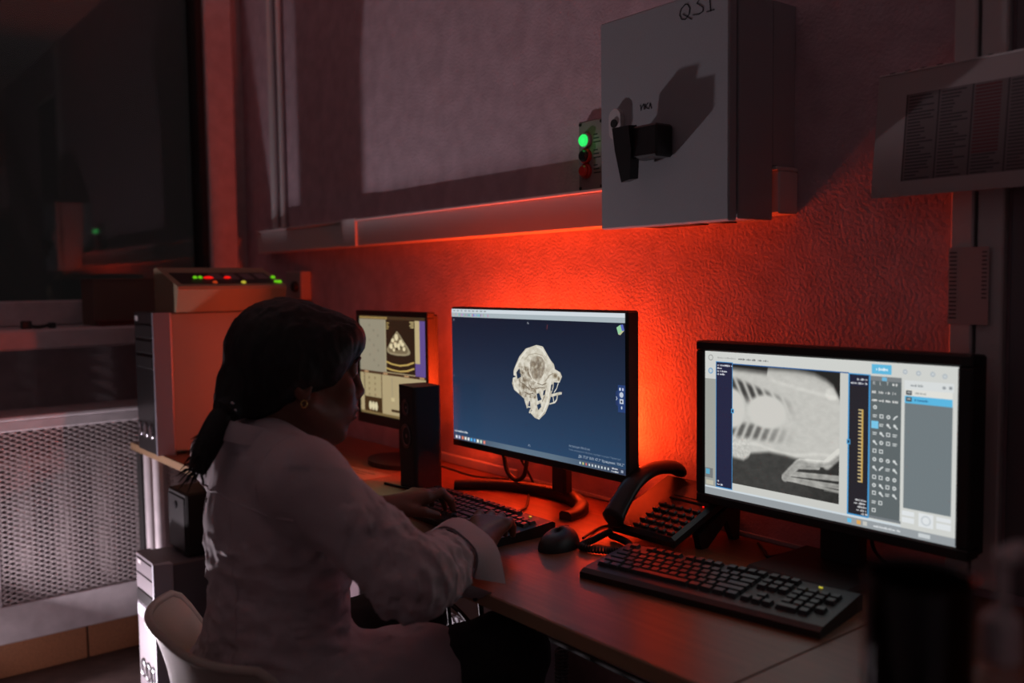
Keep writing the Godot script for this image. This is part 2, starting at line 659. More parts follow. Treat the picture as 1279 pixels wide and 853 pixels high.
func window_side() -> void:
	var w := Node3D.new()
	w.name = "window_1"
	w.set_meta("kind", "structure")
	w.set_meta("label", "large dark window mirroring the red room, white frame at right")
	w.set_meta("category", "window")
	add_child(w)
	var g := Geo.new()
	g.span(Vector3(-3.76, 1.14, 0.062), Vector3(-3.70, 2.74, 0.176), 0.006)
	put("frame_post", g, M.white_paint, w)
	g = Geo.new()
	g.span(Vector3(-3.76, 1.141, 0.176), Vector3(-3.715, 1.232, 2.7), 0.005)
	put("frame_rail", g, M.white_paint, w)
	g = Geo.new()
	g.span(Vector3(-3.76, 2.70, 0.176), Vector3(-3.715, 2.76, 2.7), 0.005)
	put("frame_rail", g, M.white_paint, w)
	g = Geo.new()
	g.span(Vector3(-3.83, 1.232, 0.176), Vector3(-3.725, 2.70, 0.205), 0.004)
	put("gasket_strip", g, M.black_matte, w)
	for x in [-3.78, -3.802]:
		g = Geo.new()
		g.face([Vector3(x, 1.2, 0.19), Vector3(x, 1.2, 2.7), Vector3(x, 2.74, 2.7), Vector3(x, 2.74, 0.19)], Vector3.RIGHT)
		put("window_pane", g, M.pane, w)
	# sill
	g = Geo.new()
	g.span(Vector3(-3.759, 1.07, 0.002), Vector3(-3.42, 1.14, 2.7), 0.008)
	structure("trim_2", g, M.white_paint, "white window sill above the radiator cover")
	# things on the sill
	var bx := thing("cardboard_box", "plain brown box standing on the window sill behind the upper computer", "box", Vector3(-3.58, 1.14, 0.545))
	g = Geo.new()
	g.box(Vector3(0, 0.083, 0), Vector3(0.16, 0.165, 0.29), 0.003)
	put("carton", g, M.box_brown, bx, false)
	g = Geo.new()
	g.box(Vector3(0, 0.167, 0), Vector3(0.166, 0.006, 0.296), 0.002)
	put("lid", g, M.box_brown, bx, false)
	var cl := thing("cable_clip", "small black clip lying on the window sill at far left", "clip", Vector3(-3.47, 1.14, 0.88))
	g = Geo.new()
	g.box(Vector3(0, 0.014, 0.035), Vector3(0.035, 0.028, 0.03), 0.003)
	put("jaw", g, M.black_plastic, cl, false)
	g = Geo.new()
	g.box(Vector3(0, 0.010, -0.045), Vector3(0.03, 0.020, 0.022), 0.003)
	put("jaw", g, M.black_plastic, cl, false)
	g = Geo.new()
	g.tube(curve([Vector3(0, 0.012, 0.03), Vector3(0.008, 0.006, 0.0), Vector3(0, 0.012, -0.04)], 5), 0.006, 8)
	put("strap", g, M.cable_black, cl, false)
	var tr := thing("flat_tray", "shallow dark red tray on the sill beside the upper computer", "tray", Vector3(-3.48, 1.14, 0.62))
	g = Geo.new()
	g.box(Vector3(0, 0.008, 0), Vector3(0.07, 0.016, 0.13), 0.004)
	put("dish", g, mat("tray_red", Color(0.42, 0.17, 0.16), 0.5), tr, false)
	g = Geo.new()
	g.box(Vector3(0, 0.018, 0), Vector3(0.076, 0.004, 0.136), 0.002)
	put("rim", g, M.tray_red, tr, false)
	# radiator cover: frame and expanded metal
	var c := thing("radiator_cover", "white radiator cover with expanded metal mesh under the window", "radiator cover", Vector3(-3.33, 0.12, 0.9))
	var rails := [[0.12, 0.245, 0.06, 2.4, "bottom_rail"], [0.815, 0.85, 0.06, 2.4, "top_rail"], [0.245, 0.815, 0.06, 0.10, "upright"], [0.245, 0.815, 1.052, 1.085, "upright"], [0.245, 0.815, 2.36, 2.4, "upright"]]
	for r in rails:
		g = Geo.new()
		g.span(Vector3(-3.34, r[0], r[2]), Vector3(-3.315, r[1], r[3]), 0.003)
		put(r[4], g, M.white_paint, c)
	g = Geo.new()
	g.span(Vector3(-3.52, 0.85, 0.06), Vector3(-3.312, 0.864, 2.4), 0.003)
	put("top_shelf", g, M.white_paint, c)
	g = Geo.new()
	var y0 := 0.24
	var y1 := 0.82
	var pz := 0.035
	var slope := 0.0165 / pz
	for sg in [-1.0, 1.0]:
		var k := -50
		while k < 110:
			# line z = z0 + sg * (y - y0) / slope, clipped to the panel
			var z0: float = k * pz
			var a := Vector3(-3.326, y0, z0)
			var b := Vector3(-3.326, y1, z0 + sg * (y1 - y0) / slope)
			if b.z < a.z:
				var q := a
				a = b
				b = q
			k += 1
			if b.z < 0.1 or a.z > 2.36:
				continue
			if a.z < 0.1:
				a = a.lerp(b, (0.1 - a.z) / (b.z - a.z))
			if b.z > 2.36:
				b = a.lerp(b, (2.36 - a.z) / (b.z - a.z))
			var dir := (b - a)
			var L := dir.length()
			if L < 0.01:
				continue
			dir /= L
			var up := dir.cross(Vector3.RIGHT)
			g.box((a + b) * 0.5 + Vector3(0.0007 * sg, 0, 0), Vector3(0.0024, 0.0044, L), 0.0, Basis(Vector3.RIGHT, up, dir).orthonormalized())
	var ms := put("expanded_mesh", g, M.steel_mesh, c)
	ms.set_meta("kind", "stuff")
	# radiator behind it
	var rd := thing("radiator", "white column radiator seen through the metal mesh", "radiator", Vector3(-3.43, 0.1, 0.9))
	var sec := Geo.new()
	var prof := PackedVector2Array()
	for q in 16:
		var an := TAU * q / 16
		prof.append(Vector2(cos(an) * 0.036, sin(an) * 0.05))
	sec.prism(prof, -0.3, 0.3, Transform3D(Basis(Vector3(0, 0, 1), Vector3(1, 0, 0), Vector3(0, 1, 0)), Vector3.ZERO))
	var sm := sec.mesh()
	for k in 14:
		var s := put("column", sm, M.radiator_white, rd, false)
		s.position = Vector3(0.03, 0.34, -0.72 + 0.131 * k)
	for y in [0.06, 0.60]:
		g = Geo.new()
		g.tube([Vector3(0.03, y, -0.77), Vector3(0.03, y, 1.02)], 0.022, 10)
		put("header_pipe", g, M.radiator_white, rd, false)
	for z in [-0.5, 0.8]:
		g = Geo.new()
		g.box(Vector3(0.0, -0.03, z), Vector3(0.05, 0.14, 0.03), 0.003)
		put("foot", g, M.radiator_white, rd, false)

# ------------------------------------------------------------------ desks
func desks() -> void:
	var d := thing("computer_desk", "long wood-look desk with dark legs running along the wall", "desk", Vector3(-2.0, 0, 0.3))
	var g := Geo.new()
	g.span(Vector3(-3.30, 0.715, 0.010), Vector3(-0.7505, 0.74, 0.634), 0.001)
	put("worktop", g, M.wood_top, d)
	g = Geo.new()
	g.span(Vector3(-3.302, 0.7152, 0.634), Vector3(-0.7505, 0.7398, 0.637), 0.0008)
	put("edge_band", g, M.edge_light, d)
	for x in [-3.281, -2.35, -0.79]:
		for z in [0.08, 0.60]:
			if x == -2.35 and z > 0.5:
				continue
			g = Geo.new()
			g.span(Vector3(x - 0.02, 0.0, z - 0.02), Vector3(x + 0.02, 0.7148, z + 0.02), 0.003)
			put("leg", g, M.black_matte, d)
	g = Geo.new()
	g.span(Vector3(-3.24, 0.66, 0.085), Vector3(-0.82, 0.7148, 0.10), 0.002)
	put("crossbar", g, M.black_matte, d)
	var s := thing("side_desk", "wood-look side desk joining at the right end of the long desk", "desk", Vector3(0, 0, 0.6))
	g = Geo.new()
	g.span(Vector3(-0.748, 0.715, 0.010), Vector3(0.9, 0.74, 1.15), 0.001)
	put("worktop", g, M.wood_top, s)
	for p in [Vector2(-0.70, 0.08), Vector2(-0.70, 1.10), Vector2(0.85, 0.08), Vector2(0.85, 1.10)]:
		g = Geo.new()
		g.span(Vector3(p.x - 0.02, 0.0, p.y - 0.02), Vector3(p.x + 0.02, 0.7148, p.y + 0.02), 0.003)
		put("leg", g, M.black_matte, s)

# ------------------------------------------------------------------ lamps
func red_lamp() -> void:
	# a red light bar clipped behind the middle monitor, its trough closed towards the desk
	var y := 0.925
	var z := 0.098
	var t := thing("red_light_bar", "red light bar hidden behind the middle monitor", "lamp", Vector3(-1.76, 0.80, 0.11))
	var g := Geo.new()
	g.tube([Vector3(-1.958, y, z), Vector3(-1.562, y, z)], 0.011, 16)
	put("lamp_tube", g, M.red_glow, t)
	g = Geo.new()
	g.prism(PackedVector2Array([Vector2(-0.040, -0.022), Vector2(-0.036, -0.028), Vector2(-0.012, -0.036), Vector2(0.012, -0.036), Vector2(0.030, -0.028), Vector2(0.034, -0.022), Vector2(0.028, -0.025), Vector2(0.011, -0.033), Vector2(-0.011, -0.033), Vector2(-0.034, -0.025)]), -1.965, -1.555, Transform3D(Basis(Vector3(0, 0, 1), Vector3(0, 1, 0), Vector3(-1, 0, 0)), Vector3(0, y, z)) * Transform3D(Basis.from_scale(Vector3(1, 1, -1)), Vector3.ZERO))
	put("reflector_trough", g, M.black_plastic, t)
	for x in [-1.963, -1.557]:
		g = Geo.new()
		g.box(Vector3(x, y - 0.010, z), Vector3(0.008, 0.040, 0.028), 0.002)
		put("end_cap", g, M.black_plastic, t)
	g = Geo.new()
	g.tube(curve([Vector3(-1.772, y - 0.037, z), Vector3(-1.772, 0.815, 0.112), Vector3(-1.785, 0.785, 0.112), Vector3(-1.815, 0.772, 0.112), Vector3(-1.842, 0.79, 0.118), Vector3(-1.848, 0.84, 0.126), Vector3(-1.848, 0.870, 0.142)], 6), 0.006, 8)
	put("lamp_cord", g, M.cable_black, t)
	g = Geo.new()
	g.span(Vector3(-1.87, 0.858, 0.140), Vector3(-1.826, 0.895, 0.1625), 0.003)
	put("clamp", g, M.black_plastic, t)
	for q in [[-1.935, 0.40], [-1.76, 0.40], [-1.585, 0.19]]:
		var l := OmniLight3D.new()
		l.name = "red_lamp_light"
		l.position = Vector3(q[0], y, z)
		l.light_color = Color(1.0, 0.26, 0.09)
		l.light_energy = q[1]
		l.light_size = 0.02
		l.omni_range = 9.0
		l.omni_attenuation = 2.0
		l.shadow_enabled = true
		add_child(l, true)

func led_panel() -> void:
	# a low work light on the floor, just outside the left edge of the picture
	var p := Vector3(-3.12, 0.068, 1.148)
	var aim := (Vector3(-1.6, 1.2, 0.6) - p).normalized()
	var b := Basis.looking_at(aim, Vector3.UP)
	var t := thing("work_light", "small white LED work light on the floor near the window", "lamp", Vector3(p.x, 0, p.z))
	var g := Geo.new()
	g.xf = Transform3D(b, p)
	g.box(Vector3(0, 0, 0.02), Vector3(0.075, 0.06, 0.03), 0.004)
	put("housing", g, M.black_plastic, t)
	g = Geo.new()
	g.xf = Transform3D(b, p)
	g.box(Vector3(0, 0, 0.003), Vector3(0.068, 0.052, 0.003), 0.0)
	put("lamp_diffuser", g, M.led_white, t)
	for s in [-1.0, 1.0]:
		g = Geo.new()
		g.tube([p + b * Vector3(s * 0.04, 0, 0.02), Vector3(p.x + b.x.x * s * 0.04, 0.012, p.z + b.x.z * s * 0.04)], 0.006, 8)
		put("bracket", g, M.dark_metal, t)
	g = Geo.new()
	g.xf = Transform3D(Basis(Vector3.UP, atan2(-b.x.z, b.x.x)), Vector3(p.x, 0.006, p.z))
	g.box(Vector3.ZERO, Vector3(0.09, 0.012, 0.08), 0.003)
	put("base_plate", g, M.dark_metal, t)
	var l := AreaLight3D.new()
	l.name = "work_light_lamp"
	l.area_size = Vector2(0.068, 0.052)
	l.transform = Transform3D(b, p + aim * 0.006)
	l.light_color = Color(1.0, 0.93, 0.97)
	l.light_energy = 1.35
	l.area_range = 9.0
	l.shadow_enabled = true
	add_child(l)
	var o := OmniLight3D.new()
	o.name = "work_light_spill_lamp"
	o.position = p + aim * 0.025
	o.light_color = Color(1.0, 0.93, 0.97)
	o.light_energy = 0.013
	o.light_size = 0.03
	o.omni_range = 6.0
	o.omni_attenuation = 2.0
	o.shadow_enabled = true
	add_child(o)

# ------------------------------------------------------------------ things on the back wall
func ribbon(pts: Array, z: float, w: float) -> Geo:
	var g := Geo.new()
	for k in pts.size() - 1:
		var a := Vector3(pts[k][0], pts[k][1], z)
		var b := Vector3(pts[k + 1][0], pts[k + 1][1], z)
		var d := b - a
		g.box((a + b) * 0.5, Vector3(d.length() + w * 0.8, w, 0.0006), 0.0, Basis(Vector3.BACK, atan2(d.y, d.x)))
	return g

func wall_gear() -> void:
	var g := Geo.new()
	# long cable ledge
	var t := thing("cable_ledge", "long pale cable trunking shelf running along the wall above the monitors", "trunking", Vector3(-2.3, 1.405, 0.03))
	g.span(Vector3(-3.51, 1.405, 0.0005), Vector3(-1.06, 1.487, 0.062), 0.003)
	put("channel", g, M.white_plastic, t)
	g = Geo.new()
	g.span(Vector3(-3.512, 1.487, 0.0005), Vector3(-1.06, 1.495, 0.068), 0.002)
	put("lid", g, M.white_plastic, t)
	g = Geo.new()
	g.span(Vector3(-2.80, 1.4035, 0.058), Vector3(-2.70, 1.4972, 0.0695), 0.002)
	put("joint_cover", g, M.white_plastic, t)
	# conduits in the corner
	for x in [-3.43, -3.355]:
		var pi := put("conduit_pipe", Geo.new().tube([Vector3(x, 1.4965, 0.018), Vector3(x, 2.948, 0.018)], 0.015 if x < -3.4 else 0.011, 12), M.white_plastic)
		tag(pi, "thicker vertical conduit pipe in the corner beside the window" if x < -3.4 else "thinner vertical conduit pipe right of the corner conduit", "pipe", "conduits in the corner")
	# small switch box left of the wall
	t = thing("switch_box", "small wall switch box with black knob behind the indicator console", "switch", Vector3(-3.23, 1.22, 0.02))
	g = Geo.new()
	g.span(Vector3(-3.295, 1.222, 0.0005), Vector3(-3.165, 1.33, 0.045), 0.004)
	put("housing", g, M.case_beige, t)
	g = Geo.new()
	g.lathe([Vector2(0.02, 0), Vector2(0.02, 0.012), Vector2(0.015, 0.016), Vector2(0.0, 0.016)], 16, Transform3D(Basis(Vector3.RIGHT, PI / 2), Vector3(-3.205, 1.272, 0.0452)))
	put("knob", g, M.black_plastic, t)
	# grey electrical cabinet
	t = thing("electrical_cabinet", "grey metal electrical cabinet with a black handle hung on the wall", "cabinet", Vector3(-1.23, 1.388, 0.1))
	g = Geo.new()
	g.span(Vector3(-1.391, 1.392, 0.0705), Vector3(-1.069, 1.806, 0.176), 0.002)
	g.span(Vector3(-1.391, 1.497, 0.0005), Vector3(-1.069, 1.806, 0.0705), 0.0)
	put("case", g, M.cabinet_grey, t)
	g = Geo.new()
	g.span(Vector3(-1.384, 1.398, 0.176), Vector3(-1.076, 1.80, 0.186), 0.001)
	put("gasket", g, M.gasket, t)
	g = Geo.new()
	g.span(Vector3(-1.396, 1.387, 0.186), Vector3(-1.064, 1.811, 0.21), 0.003)
	put("door", g, M.cabinet_grey, t)
	for s in [[-1.33, -1.20], [-1.16, -1.13]]:
		g = Geo.new()
		g.span(Vector3(s[0], 1.3895, 0.10), Vector3(s[1], 1.3918, 0.15), 0.0)
		put("cable_gland", g, M.gasket, t)
	g = Geo.new()
	var cap := PackedVector2Array()
	for q in 24:
		var an := TAU * q / 24
		cap.append(Vector2(cos(an) * 0.0165, sin(an) * 0.0165 + (0.014 if sin(an) > 0 else -0.014)))
	g.prism(cap, 0.0, 0.012, Transform3D(Basis.IDENTITY, Vector3(-1.343, 1.598, 0.2101)))
	var lp := put("lock_plate", g, M.white_plastic, t)
	g = Geo.new()
	g.lathe([Vector2(0.0085, 0), Vector2(0.0085, 0.003), Vector2(0.0, 0.003)], 16, Transform3D(Basis(Vector3.RIGHT, PI / 2), Vector3(-1.343, 1.599, 0.2222)))
	put("keyhole", g, M.gasket, lp)
	g = Geo.new()
	g.span(Vector3(-1.272, 1.516, 0.2101), Vector3(-1.196, 1.578, 0.258), 0.004)
	put("handle_block", g, M.black_satin, t)
	g = Geo.new()
	g.prism(PackedVector2Array([Vector2(-0.024, 0.045), Vector2(0.020, 0.045), Vector2(0.022, 0.0), Vector2(0.012, -0.058), Vector2(-0.012, -0.062), Vector2(-0.022, 0.0)]), 0.0, 0.024, Transform3D(Basis(Vector3.RIGHT, 0.12), Vector3(-1.279, 1.538, 0.240)))
	put("handle_lever", g, M.black_satin, t)
	# marker writing on the door
	var zz := 0.2106
	for st in [
		[[-1.166, 1.797], [-1.177, 1.790], [-1.180, 1.780], [-1.175, 1.771], [-1.166, 1.769], [-1.157, 1.776], [-1.155, 1.787], [-1.160, 1.795], [-1.166, 1.797]], [[-1.172, 1.780], [-1.151, 1.766]],
		[[-1.121, 1.799], [-1.131, 1.799], [-1.138, 1.792], [-1.130, 1.786], [-1.123, 1.781], [-1.124, 1.774], [-1.133, 1.771], [-1.148, 1.773]],
		[[-1.109, 1.800], [-1.106, 1.770]], [[-1.115, 1.771], [-1.098, 1.771]], [[-1.109, 1.800], [-1.114, 1.793]],
	]:
		put("marker_writing", ribbon(st, zz, 0.0016), M.ink, t)
	for st in [[[-1.282, 1.628], [-1.280, 1.617]], [[-1.280, 1.621], [-1.273, 1.629], [-1.272, 1.618]], [[-1.269, 1.628], [-1.269, 1.618]], [[-1.262, 1.629], [-1.268, 1.623], [-1.262, 1.618]], [[-1.259, 1.617], [-1.256, 1.628], [-1.252, 1.617]]]:
		put("marker_writing", ribbon(st, zz, 0.0011), M.ink, t)
	# push button box
	t = thing("signal_button_box", "small wall plate with green light and two dark buttons beside the cabinet", "switch", Vector3(-1.62, 1.497, 0.01))
	g = Geo.new()
	g.span(Vector3(-1.667, 1.4975, 0.0005), Vector3(-1.577, 1.667, 0.022), 0.003)
	put("plate", g, M.plate_grey, t)
	for s in [[-1.659, 1.659], [-1.586, 1.659], [-1.659, 1.506], [-1.586, 1.506]]:
		g = Geo.new()
		g.lathe([Vector2(0.004, 0), Vector2(0.004, 0.002), Vector2(0.0, 0.002)], 10, Transform3D(Basis(Vector3.RIGHT, PI / 2), Vector3(s[0], s[1], 0.022)))
		put("screw", g, M.gasket, t)
	var kinds := [[1.619, "green_signal_light", "silver", "lamp_lens"], [1.582, "button_black", "button_red", "button"], [1.546, "button_red", "button_red", "button"]]
	for s in kinds:
		var bs := Transform3D(Basis(Vector3.RIGHT, PI / 2), Vector3(-1.638, s[0], 0.022))
		g = Geo.new()
		g.lathe([Vector2(0.0185, 0), Vector2(0.0185, 0.006), Vector2(0.0165, 0.009), Vector2(0.0145, 0.009)], 20, bs)
		var ring := put("bezel", g, M[s[2]], t)
		g = Geo.new()
		g.lathe([Vector2(0.0145, 0.002), Vector2(0.0145, 0.012), Vector2(0.011, 0.0165), Vector2(0.0, 0.018)], 20, bs)
		put(s[3], g, M[s[1]], ring)
		for k in 3:
			g = Geo.new()
			g.span(Vector3(-1.613, s[0] + 0.010 - k * 0.009, 0.0220), Vector3(-1.613 + 0.014 + 0.005 * ((k * 7) % 3), s[0] + 0.013 - k * 0.009, 0.0224), 0.0)
			put("printed_line", g, M.ink, t)
	var l := OmniLight3D.new()
	l.name = "signal_lamp_light"
	l.position = Vector3(-1.638, 1.619, 0.048)
	l.light_color = Color(0.3, 1.0, 0.5)
	l.light_energy = 0.00035
	l.light_size = 0.012
	l.omni_range = 3.0
	l.omni_attenuation = 2.0
	l.shadow_enabled = true
	add_child(l)


# ------------------------------------------------------------------ painting flat screen pictures
func paint_poly(im: Image, pts: Array, c: Color) -> void:
	var y0 := 1e9
	var y1 := -1e9
	for p in pts:
		y0 = minf(y0, p[1])
		y1 = maxf(y1, p[1])
	for y in range(maxi(int(y0), 0), mini(int(y1) + 1, im.get_height())):
		var xs := []
		for k in pts.size():
			var a = pts[k]
			var b = pts[(k + 1) % pts.size()]
			var yy := y + 0.5
			if (a[1] <= yy) != (b[1] <= yy):
				xs.append(a[0] + (yy - a[1]) * (b[0] - a[0]) / float(b[1] - a[1]))
		xs.sort()
		for k in range(0, xs.size() - 1, 2):
			im.fill_rect(Rect2i(int(round(xs[k])), y, int(round(xs[k + 1])) - int(round(xs[k])), 1), c)

func paint_line(im: Image, pts: Array, w: float, c: Color) -> void:
	for k in pts.size() - 1:
		var a := Vector2(pts[k][0], pts[k][1])
		var b := Vector2(pts[k + 1][0], pts[k + 1][1])
		var n := int(a.distance_to(b)) + 1
		for j in n + 1:
			var p := a.lerp(b, float(j) / n)
			im.fill_rect(Rect2i(int(round(p.x - w / 2)), int(round(p.y - w / 2)), maxi(int(round(w)), 1), maxi(int(round(w)), 1)), c)

func paint_disc(im: Image, x: float, y: float, rx: float, ry: float, c: Color) -> void:
	for yy in range(int(y - ry), int(y + ry) + 1):
		var q := 1.0 - pow((yy + 0.5 - y) / ry, 2)
		if q > 0.0:
			var w := rx * sqrt(q)
			im.fill_rect(Rect2i(int(round(x - w)), yy, int(round(2 * w)), 1), c)

func paint_rect(im: Image, x0: float, y0: float, x1: float, y1: float, c: Color) -> void:
	im.fill_rect(Rect2i(int(x0), int(y0), int(x1 - x0), int(y1 - y0)), c)

func paint_text(im: Image, s: String, x: float, y: float, h: float, c: Color, right := false) -> void:
	# y is the baseline, h the height of a capital letter
	var tm := TextMesh.new()
	tm.font = font
	tm.text = s
	tm.font_size = 40
	tm.pixel_size = 1.0
	tm.depth = 0.0
	tm.curve_step = 2.0
	var arr := tm.get_mesh_arrays()
	if arr.is_empty():
		return
	var vs: PackedVector3Array = arr[Mesh.ARRAY_VERTEX]
	var ii: PackedInt32Array = arr[Mesh.ARRAY_INDEX] if arr[Mesh.ARRAY_INDEX] != null else PackedInt32Array()
	if ii.is_empty():
		for k in vs.size():
			ii.append(k)
	var lo := Vector3(1e9, 1e9, 0)
	var hi := Vector3(-1e9, -1e9, 0)
	for p in vs:
		lo = lo.min(p)
		hi = hi.max(p)
	var base := TextMesh.new()
	base.font = font
	base.text = "H"
	base.font_size = 40
	base.pixel_size = 1.0
	base.depth = 0.0
	var hb := base.get_aabb()
	var k := h / hb.size.y
	var by := hb.position.y
	var x0 := x - (hi.x - lo.x) * k if right else x
	for q in range(0, ii.size(), 3):
		var a := Vector2(x0 + (vs[ii[q]].x - lo.x) * k, y - (vs[ii[q]].y - by) * k)
		var b := Vector2(x0 + (vs[ii[q + 1]].x - lo.x) * k, y - (vs[ii[q + 1]].y - by) * k)
		var d := Vector2(x0 + (vs[ii[q + 2]].x - lo.x) * k, y - (vs[ii[q + 2]].y - by) * k)
		var ar := (b - a).cross(d - a)
		if absf(ar) < 1e-4:
			continue
		var mn := a.min(b).min(d)
		var mx := a.max(b).max(d)
		for py in range(maxi(int(mn.y), 0), mini(int(mx.y) + 1, im.get_height() - 1) + 1):
			for px in range(maxi(int(mn.x), 0), mini(int(mx.x) + 1, im.get_width() - 1) + 1):
				var hit := 0
				for sub in 4:
					var p := Vector2(px + 0.25 + 0.5 * (sub % 2), py + 0.25 + 0.5 * (sub / 2))
					var w0 := (b - a).cross(p - a) / ar
					var w1 := (d - b).cross(p - b) / ar
					var w2 := (a - d).cross(p - d) / ar
					if w0 >= 0.0 and w1 >= 0.0 and w2 >= 0.0:
						hit += 1
				if hit:
					im.set_pixel(px, py, im.get_pixel(px, py).lerp(c, hit / 4.0))

func paint_scribble(im: Image, x: float, y: float, w: float, h: float, c: Color) -> void:
	# a line of print too small to read: y is the baseline
	var rng := RandomNumberGenerator.new()
	rng.seed = int(x * 31 + y * 7)
	var p := x
	while p < x + w:
		var lw := 2 + rng.randi() % 3
		var up := h * (0.7 + 0.3 * (rng.randi() % 2))
		paint_rect(im, p, y - up, p + lw, y, c)
		if rng.randi() % 3:
			paint_rect(im, p, y - up * (0.4 + 0.4 * rng.randf()), p + lw + 2, y - up * 0.25, c)
		p += lw + 2 + (4 if rng.randi() % 6 == 0 else 0)

func screen_material(called: String, im: Image, energy: float) -> StandardMaterial3D:
	var m := mat(called, Color(0.01, 0.01, 0.01), 0.25)
	m.emission_enabled = true
	m.emission = Color.BLACK
	m.emission_operator = BaseMaterial3D.EMISSION_OP_ADD
	m.emission_texture = ImageTexture.create_from_image(im)
	m.emission_energy_multiplier = energy
	return m

func picture_skull() -> Image:
	var im := Image.create(1280, 700, false, Image.FORMAT_RGB8)
	var top := Color8(24, 28, 45)
	var bot := Color8(44, 72, 104)
	for y in 700:
		im.fill_rect(Rect2i(0, y, 1280, 1), top.lerp(bot, pow(y / 700.0, 1.1)))
	paint_rect(im, 0, 0, 1280, 19, Color8(208, 216, 222))
	paint_rect(im, 0, 19, 1280, 42, Color8(168, 180, 186))
	var rng := RandomNumberGenerator.new()
	rng.seed = 4
	for k in 26:
		var x := 14 + k * 12
		paint_rect(im, x, 24, x + 5 + rng.randi() % 4, 37, Color8(90 + rng.randi() % 120, 110 + rng.randi() % 90, 120 + rng.randi() % 100))
	for k in 9:
		paint_rect(im, 12 + k * 34, 6, 12 + k * 34 + 20 + rng.randi() % 8, 13, Color8(150, 158, 164))
	# the bone picture
	var bone := Color8(206, 200, 184)
	var skull := [[696, 162], [743, 167], [774, 202], [797, 228], [820, 245], [828, 269], [865, 282], [877, 301], [858, 331], [820, 331], [816, 357], [797, 399], [782, 442], [755, 486], [711, 519], [680, 515], [643, 492], [660, 480], [647, 468], [619, 471], [599, 428], [566, 412], [524, 391], [508, 361], [516, 333], [540, 325], [521, 320], [521, 296], [542, 262], [567, 224], [616, 184]]
	var key := Color8(255, 0, 255)
	var hole := Color8(0, 255, 0)
	var tmp := Image.create(1280, 700, false, Image.FORMAT_RGB8)
	paint_poly(tmp, skull, key)
	for h in [[[542, 305], [566, 282], [579, 323], [550, 336]], [[688, 399], [712, 391], [731, 421], [692, 435]], [[627, 436], [644, 437], [647, 463], [627, 462]], [[743, 378], [759, 372], [755, 395], [739, 402]], [[696, 450], [723, 440], [727, 457], [704, 475]], [[800, 345], [812, 340], [806, 372], [796, 376]]]:
		paint_poly(tmp, h, Color.BLACK)
	paint_poly(tmp, [[700, 213], [735, 218], [757, 240], [755, 285], [730, 318], [696, 333], [665, 315], [650, 290], [646, 250], [664, 222]], hole)
	paint_line(tmp, [[797, 396], [868, 378]], 11, key)
	paint_line(tmp, [[843, 392], [838, 412], [824, 426], [790, 436]], 6, key)
	paint_line(tmp, [[812, 398], [818, 426]], 5, key)
	paint_line(tmp, [[850, 334], [838, 360], [820, 379]], 4, key)
	for q in [[640, 418, 622, 470], [668, 405, 676, 455], [690, 400, 700, 440], [735, 400, 742, 372], [655, 470, 640, 492]]:
		paint_line(tmp, [[q[0], q[1]], [q[2], q[3]]], 8, key)
	var f := FastNoiseLite.new()
	f.seed = 3
	f.frequency = 0.028
	f.fractal_octaves = 4
	var f2 := FastNoiseLite.new()
	f2.seed = 8
	f2.noise_type = FastNoiseLite.TYPE_CELLULAR
	f2.frequency = 0.05
	for y in range(150, 530):
		for x in range(495, 890):
			var q := tmp.get_pixel(x, y)
			if q.r < 0.1 and q.g < 0.1:
				continue
			var n := f.get_noise_2d(x, y)
			var cc := f2.get_noise_2d(x, y)
			var c := bone
			var dark := Color8(110, 96, 78)
			if q.g > 0.5:
				c = Color8(150, 136, 116).lerp(Color8(196, 188, 170), clampf(n * 1.6 + 0.4, 0, 1))
				c = c.lerp(Color8(70, 60, 52), clampf(cc * 0.9 + 0.75, 0, 0.75))
				var rim := minf(1.0, pow(Vector2((x - 702) / 56.0, (y - 272) / 61.0).length(), 6.0))
				c = c.lerp(Color8(214, 208, 194), rim * 0.5)
			else:
				var rough := 0.10 if (x > 580 and y < 225) else 0.30
				if x < 690 and y > 270 and y < 420 and x > 560:
					rough = 0.9
				c = c.lerp(dark, clampf((n - 0.02) * 1.7, 0.0, 1.0) * rough)
				c = c.lerp(Color8(232, 228, 216), clampf(-n * 1.4, 0.0, 0.5))
				if rough > 0.8:
					c = c.lerp(Color8(92, 76, 58), clampf(cc + 0.75, 0.0, 0.6))
			im.set_pixel(x, y, c)
	paint_line(im, [[612, 236], [640, 212], [690, 203], [740, 210], [760, 232]], 3, Color8(168, 158, 140))
	paint_line(im, [[640, 250], [644, 300], [668, 330], [700, 342]], 5, Color8(222, 216, 202))
	paint_line(im, [[760, 330], [790, 300], [815, 290]], 4, Color8(160, 150, 132))
	paint_line(im, [[745, 470], [775, 420], [788, 370], [800, 320]], 6, Color8(224, 220, 208))
	for q in [[828, 300, 18, 14], [852, 312, 10, 12]]:
		paint_disc(im, q[0], q[1], q[2], q[3], Color8(176, 166, 146))
		paint_disc(im, q[0] + 2, q[1], q[2] * 0.6, q[3] * 0.6, Color8(128, 114, 94))
	for q in [[[560, 300], [590, 318], [600, 345]], [[575, 350], [610, 362], [640, 380]], [[600, 395], [636, 404], [668, 396]], [[700, 345], [735, 352], [765, 340]], [[690, 372], [720, 364], [752, 362]], [[640, 356], [652, 372], [676, 376]], [[735, 430], [752, 400], [760, 372]]]:
		paint_line(im, q, 3, Color8(96, 80, 62))
	for q in [[[545, 275], [575, 232], [620, 194]], [[700, 172], [735, 180], [762, 208]], [[520, 345], [528, 378], [560, 402]], [[712, 505], [745, 478], [772, 430]]]:
		paint_line(im, q, 5, Color8(228, 224, 212))
	paint_line(im, [[773, 84], [778, 64]], 3, Color8(120, 56, 60))
	# interface marks
	paint_text(im, "AL", 12, 63, 10, Color8(200, 205, 215))
	paint_text(im, "AL", 628, 64, 10, Color8(210, 214, 220))
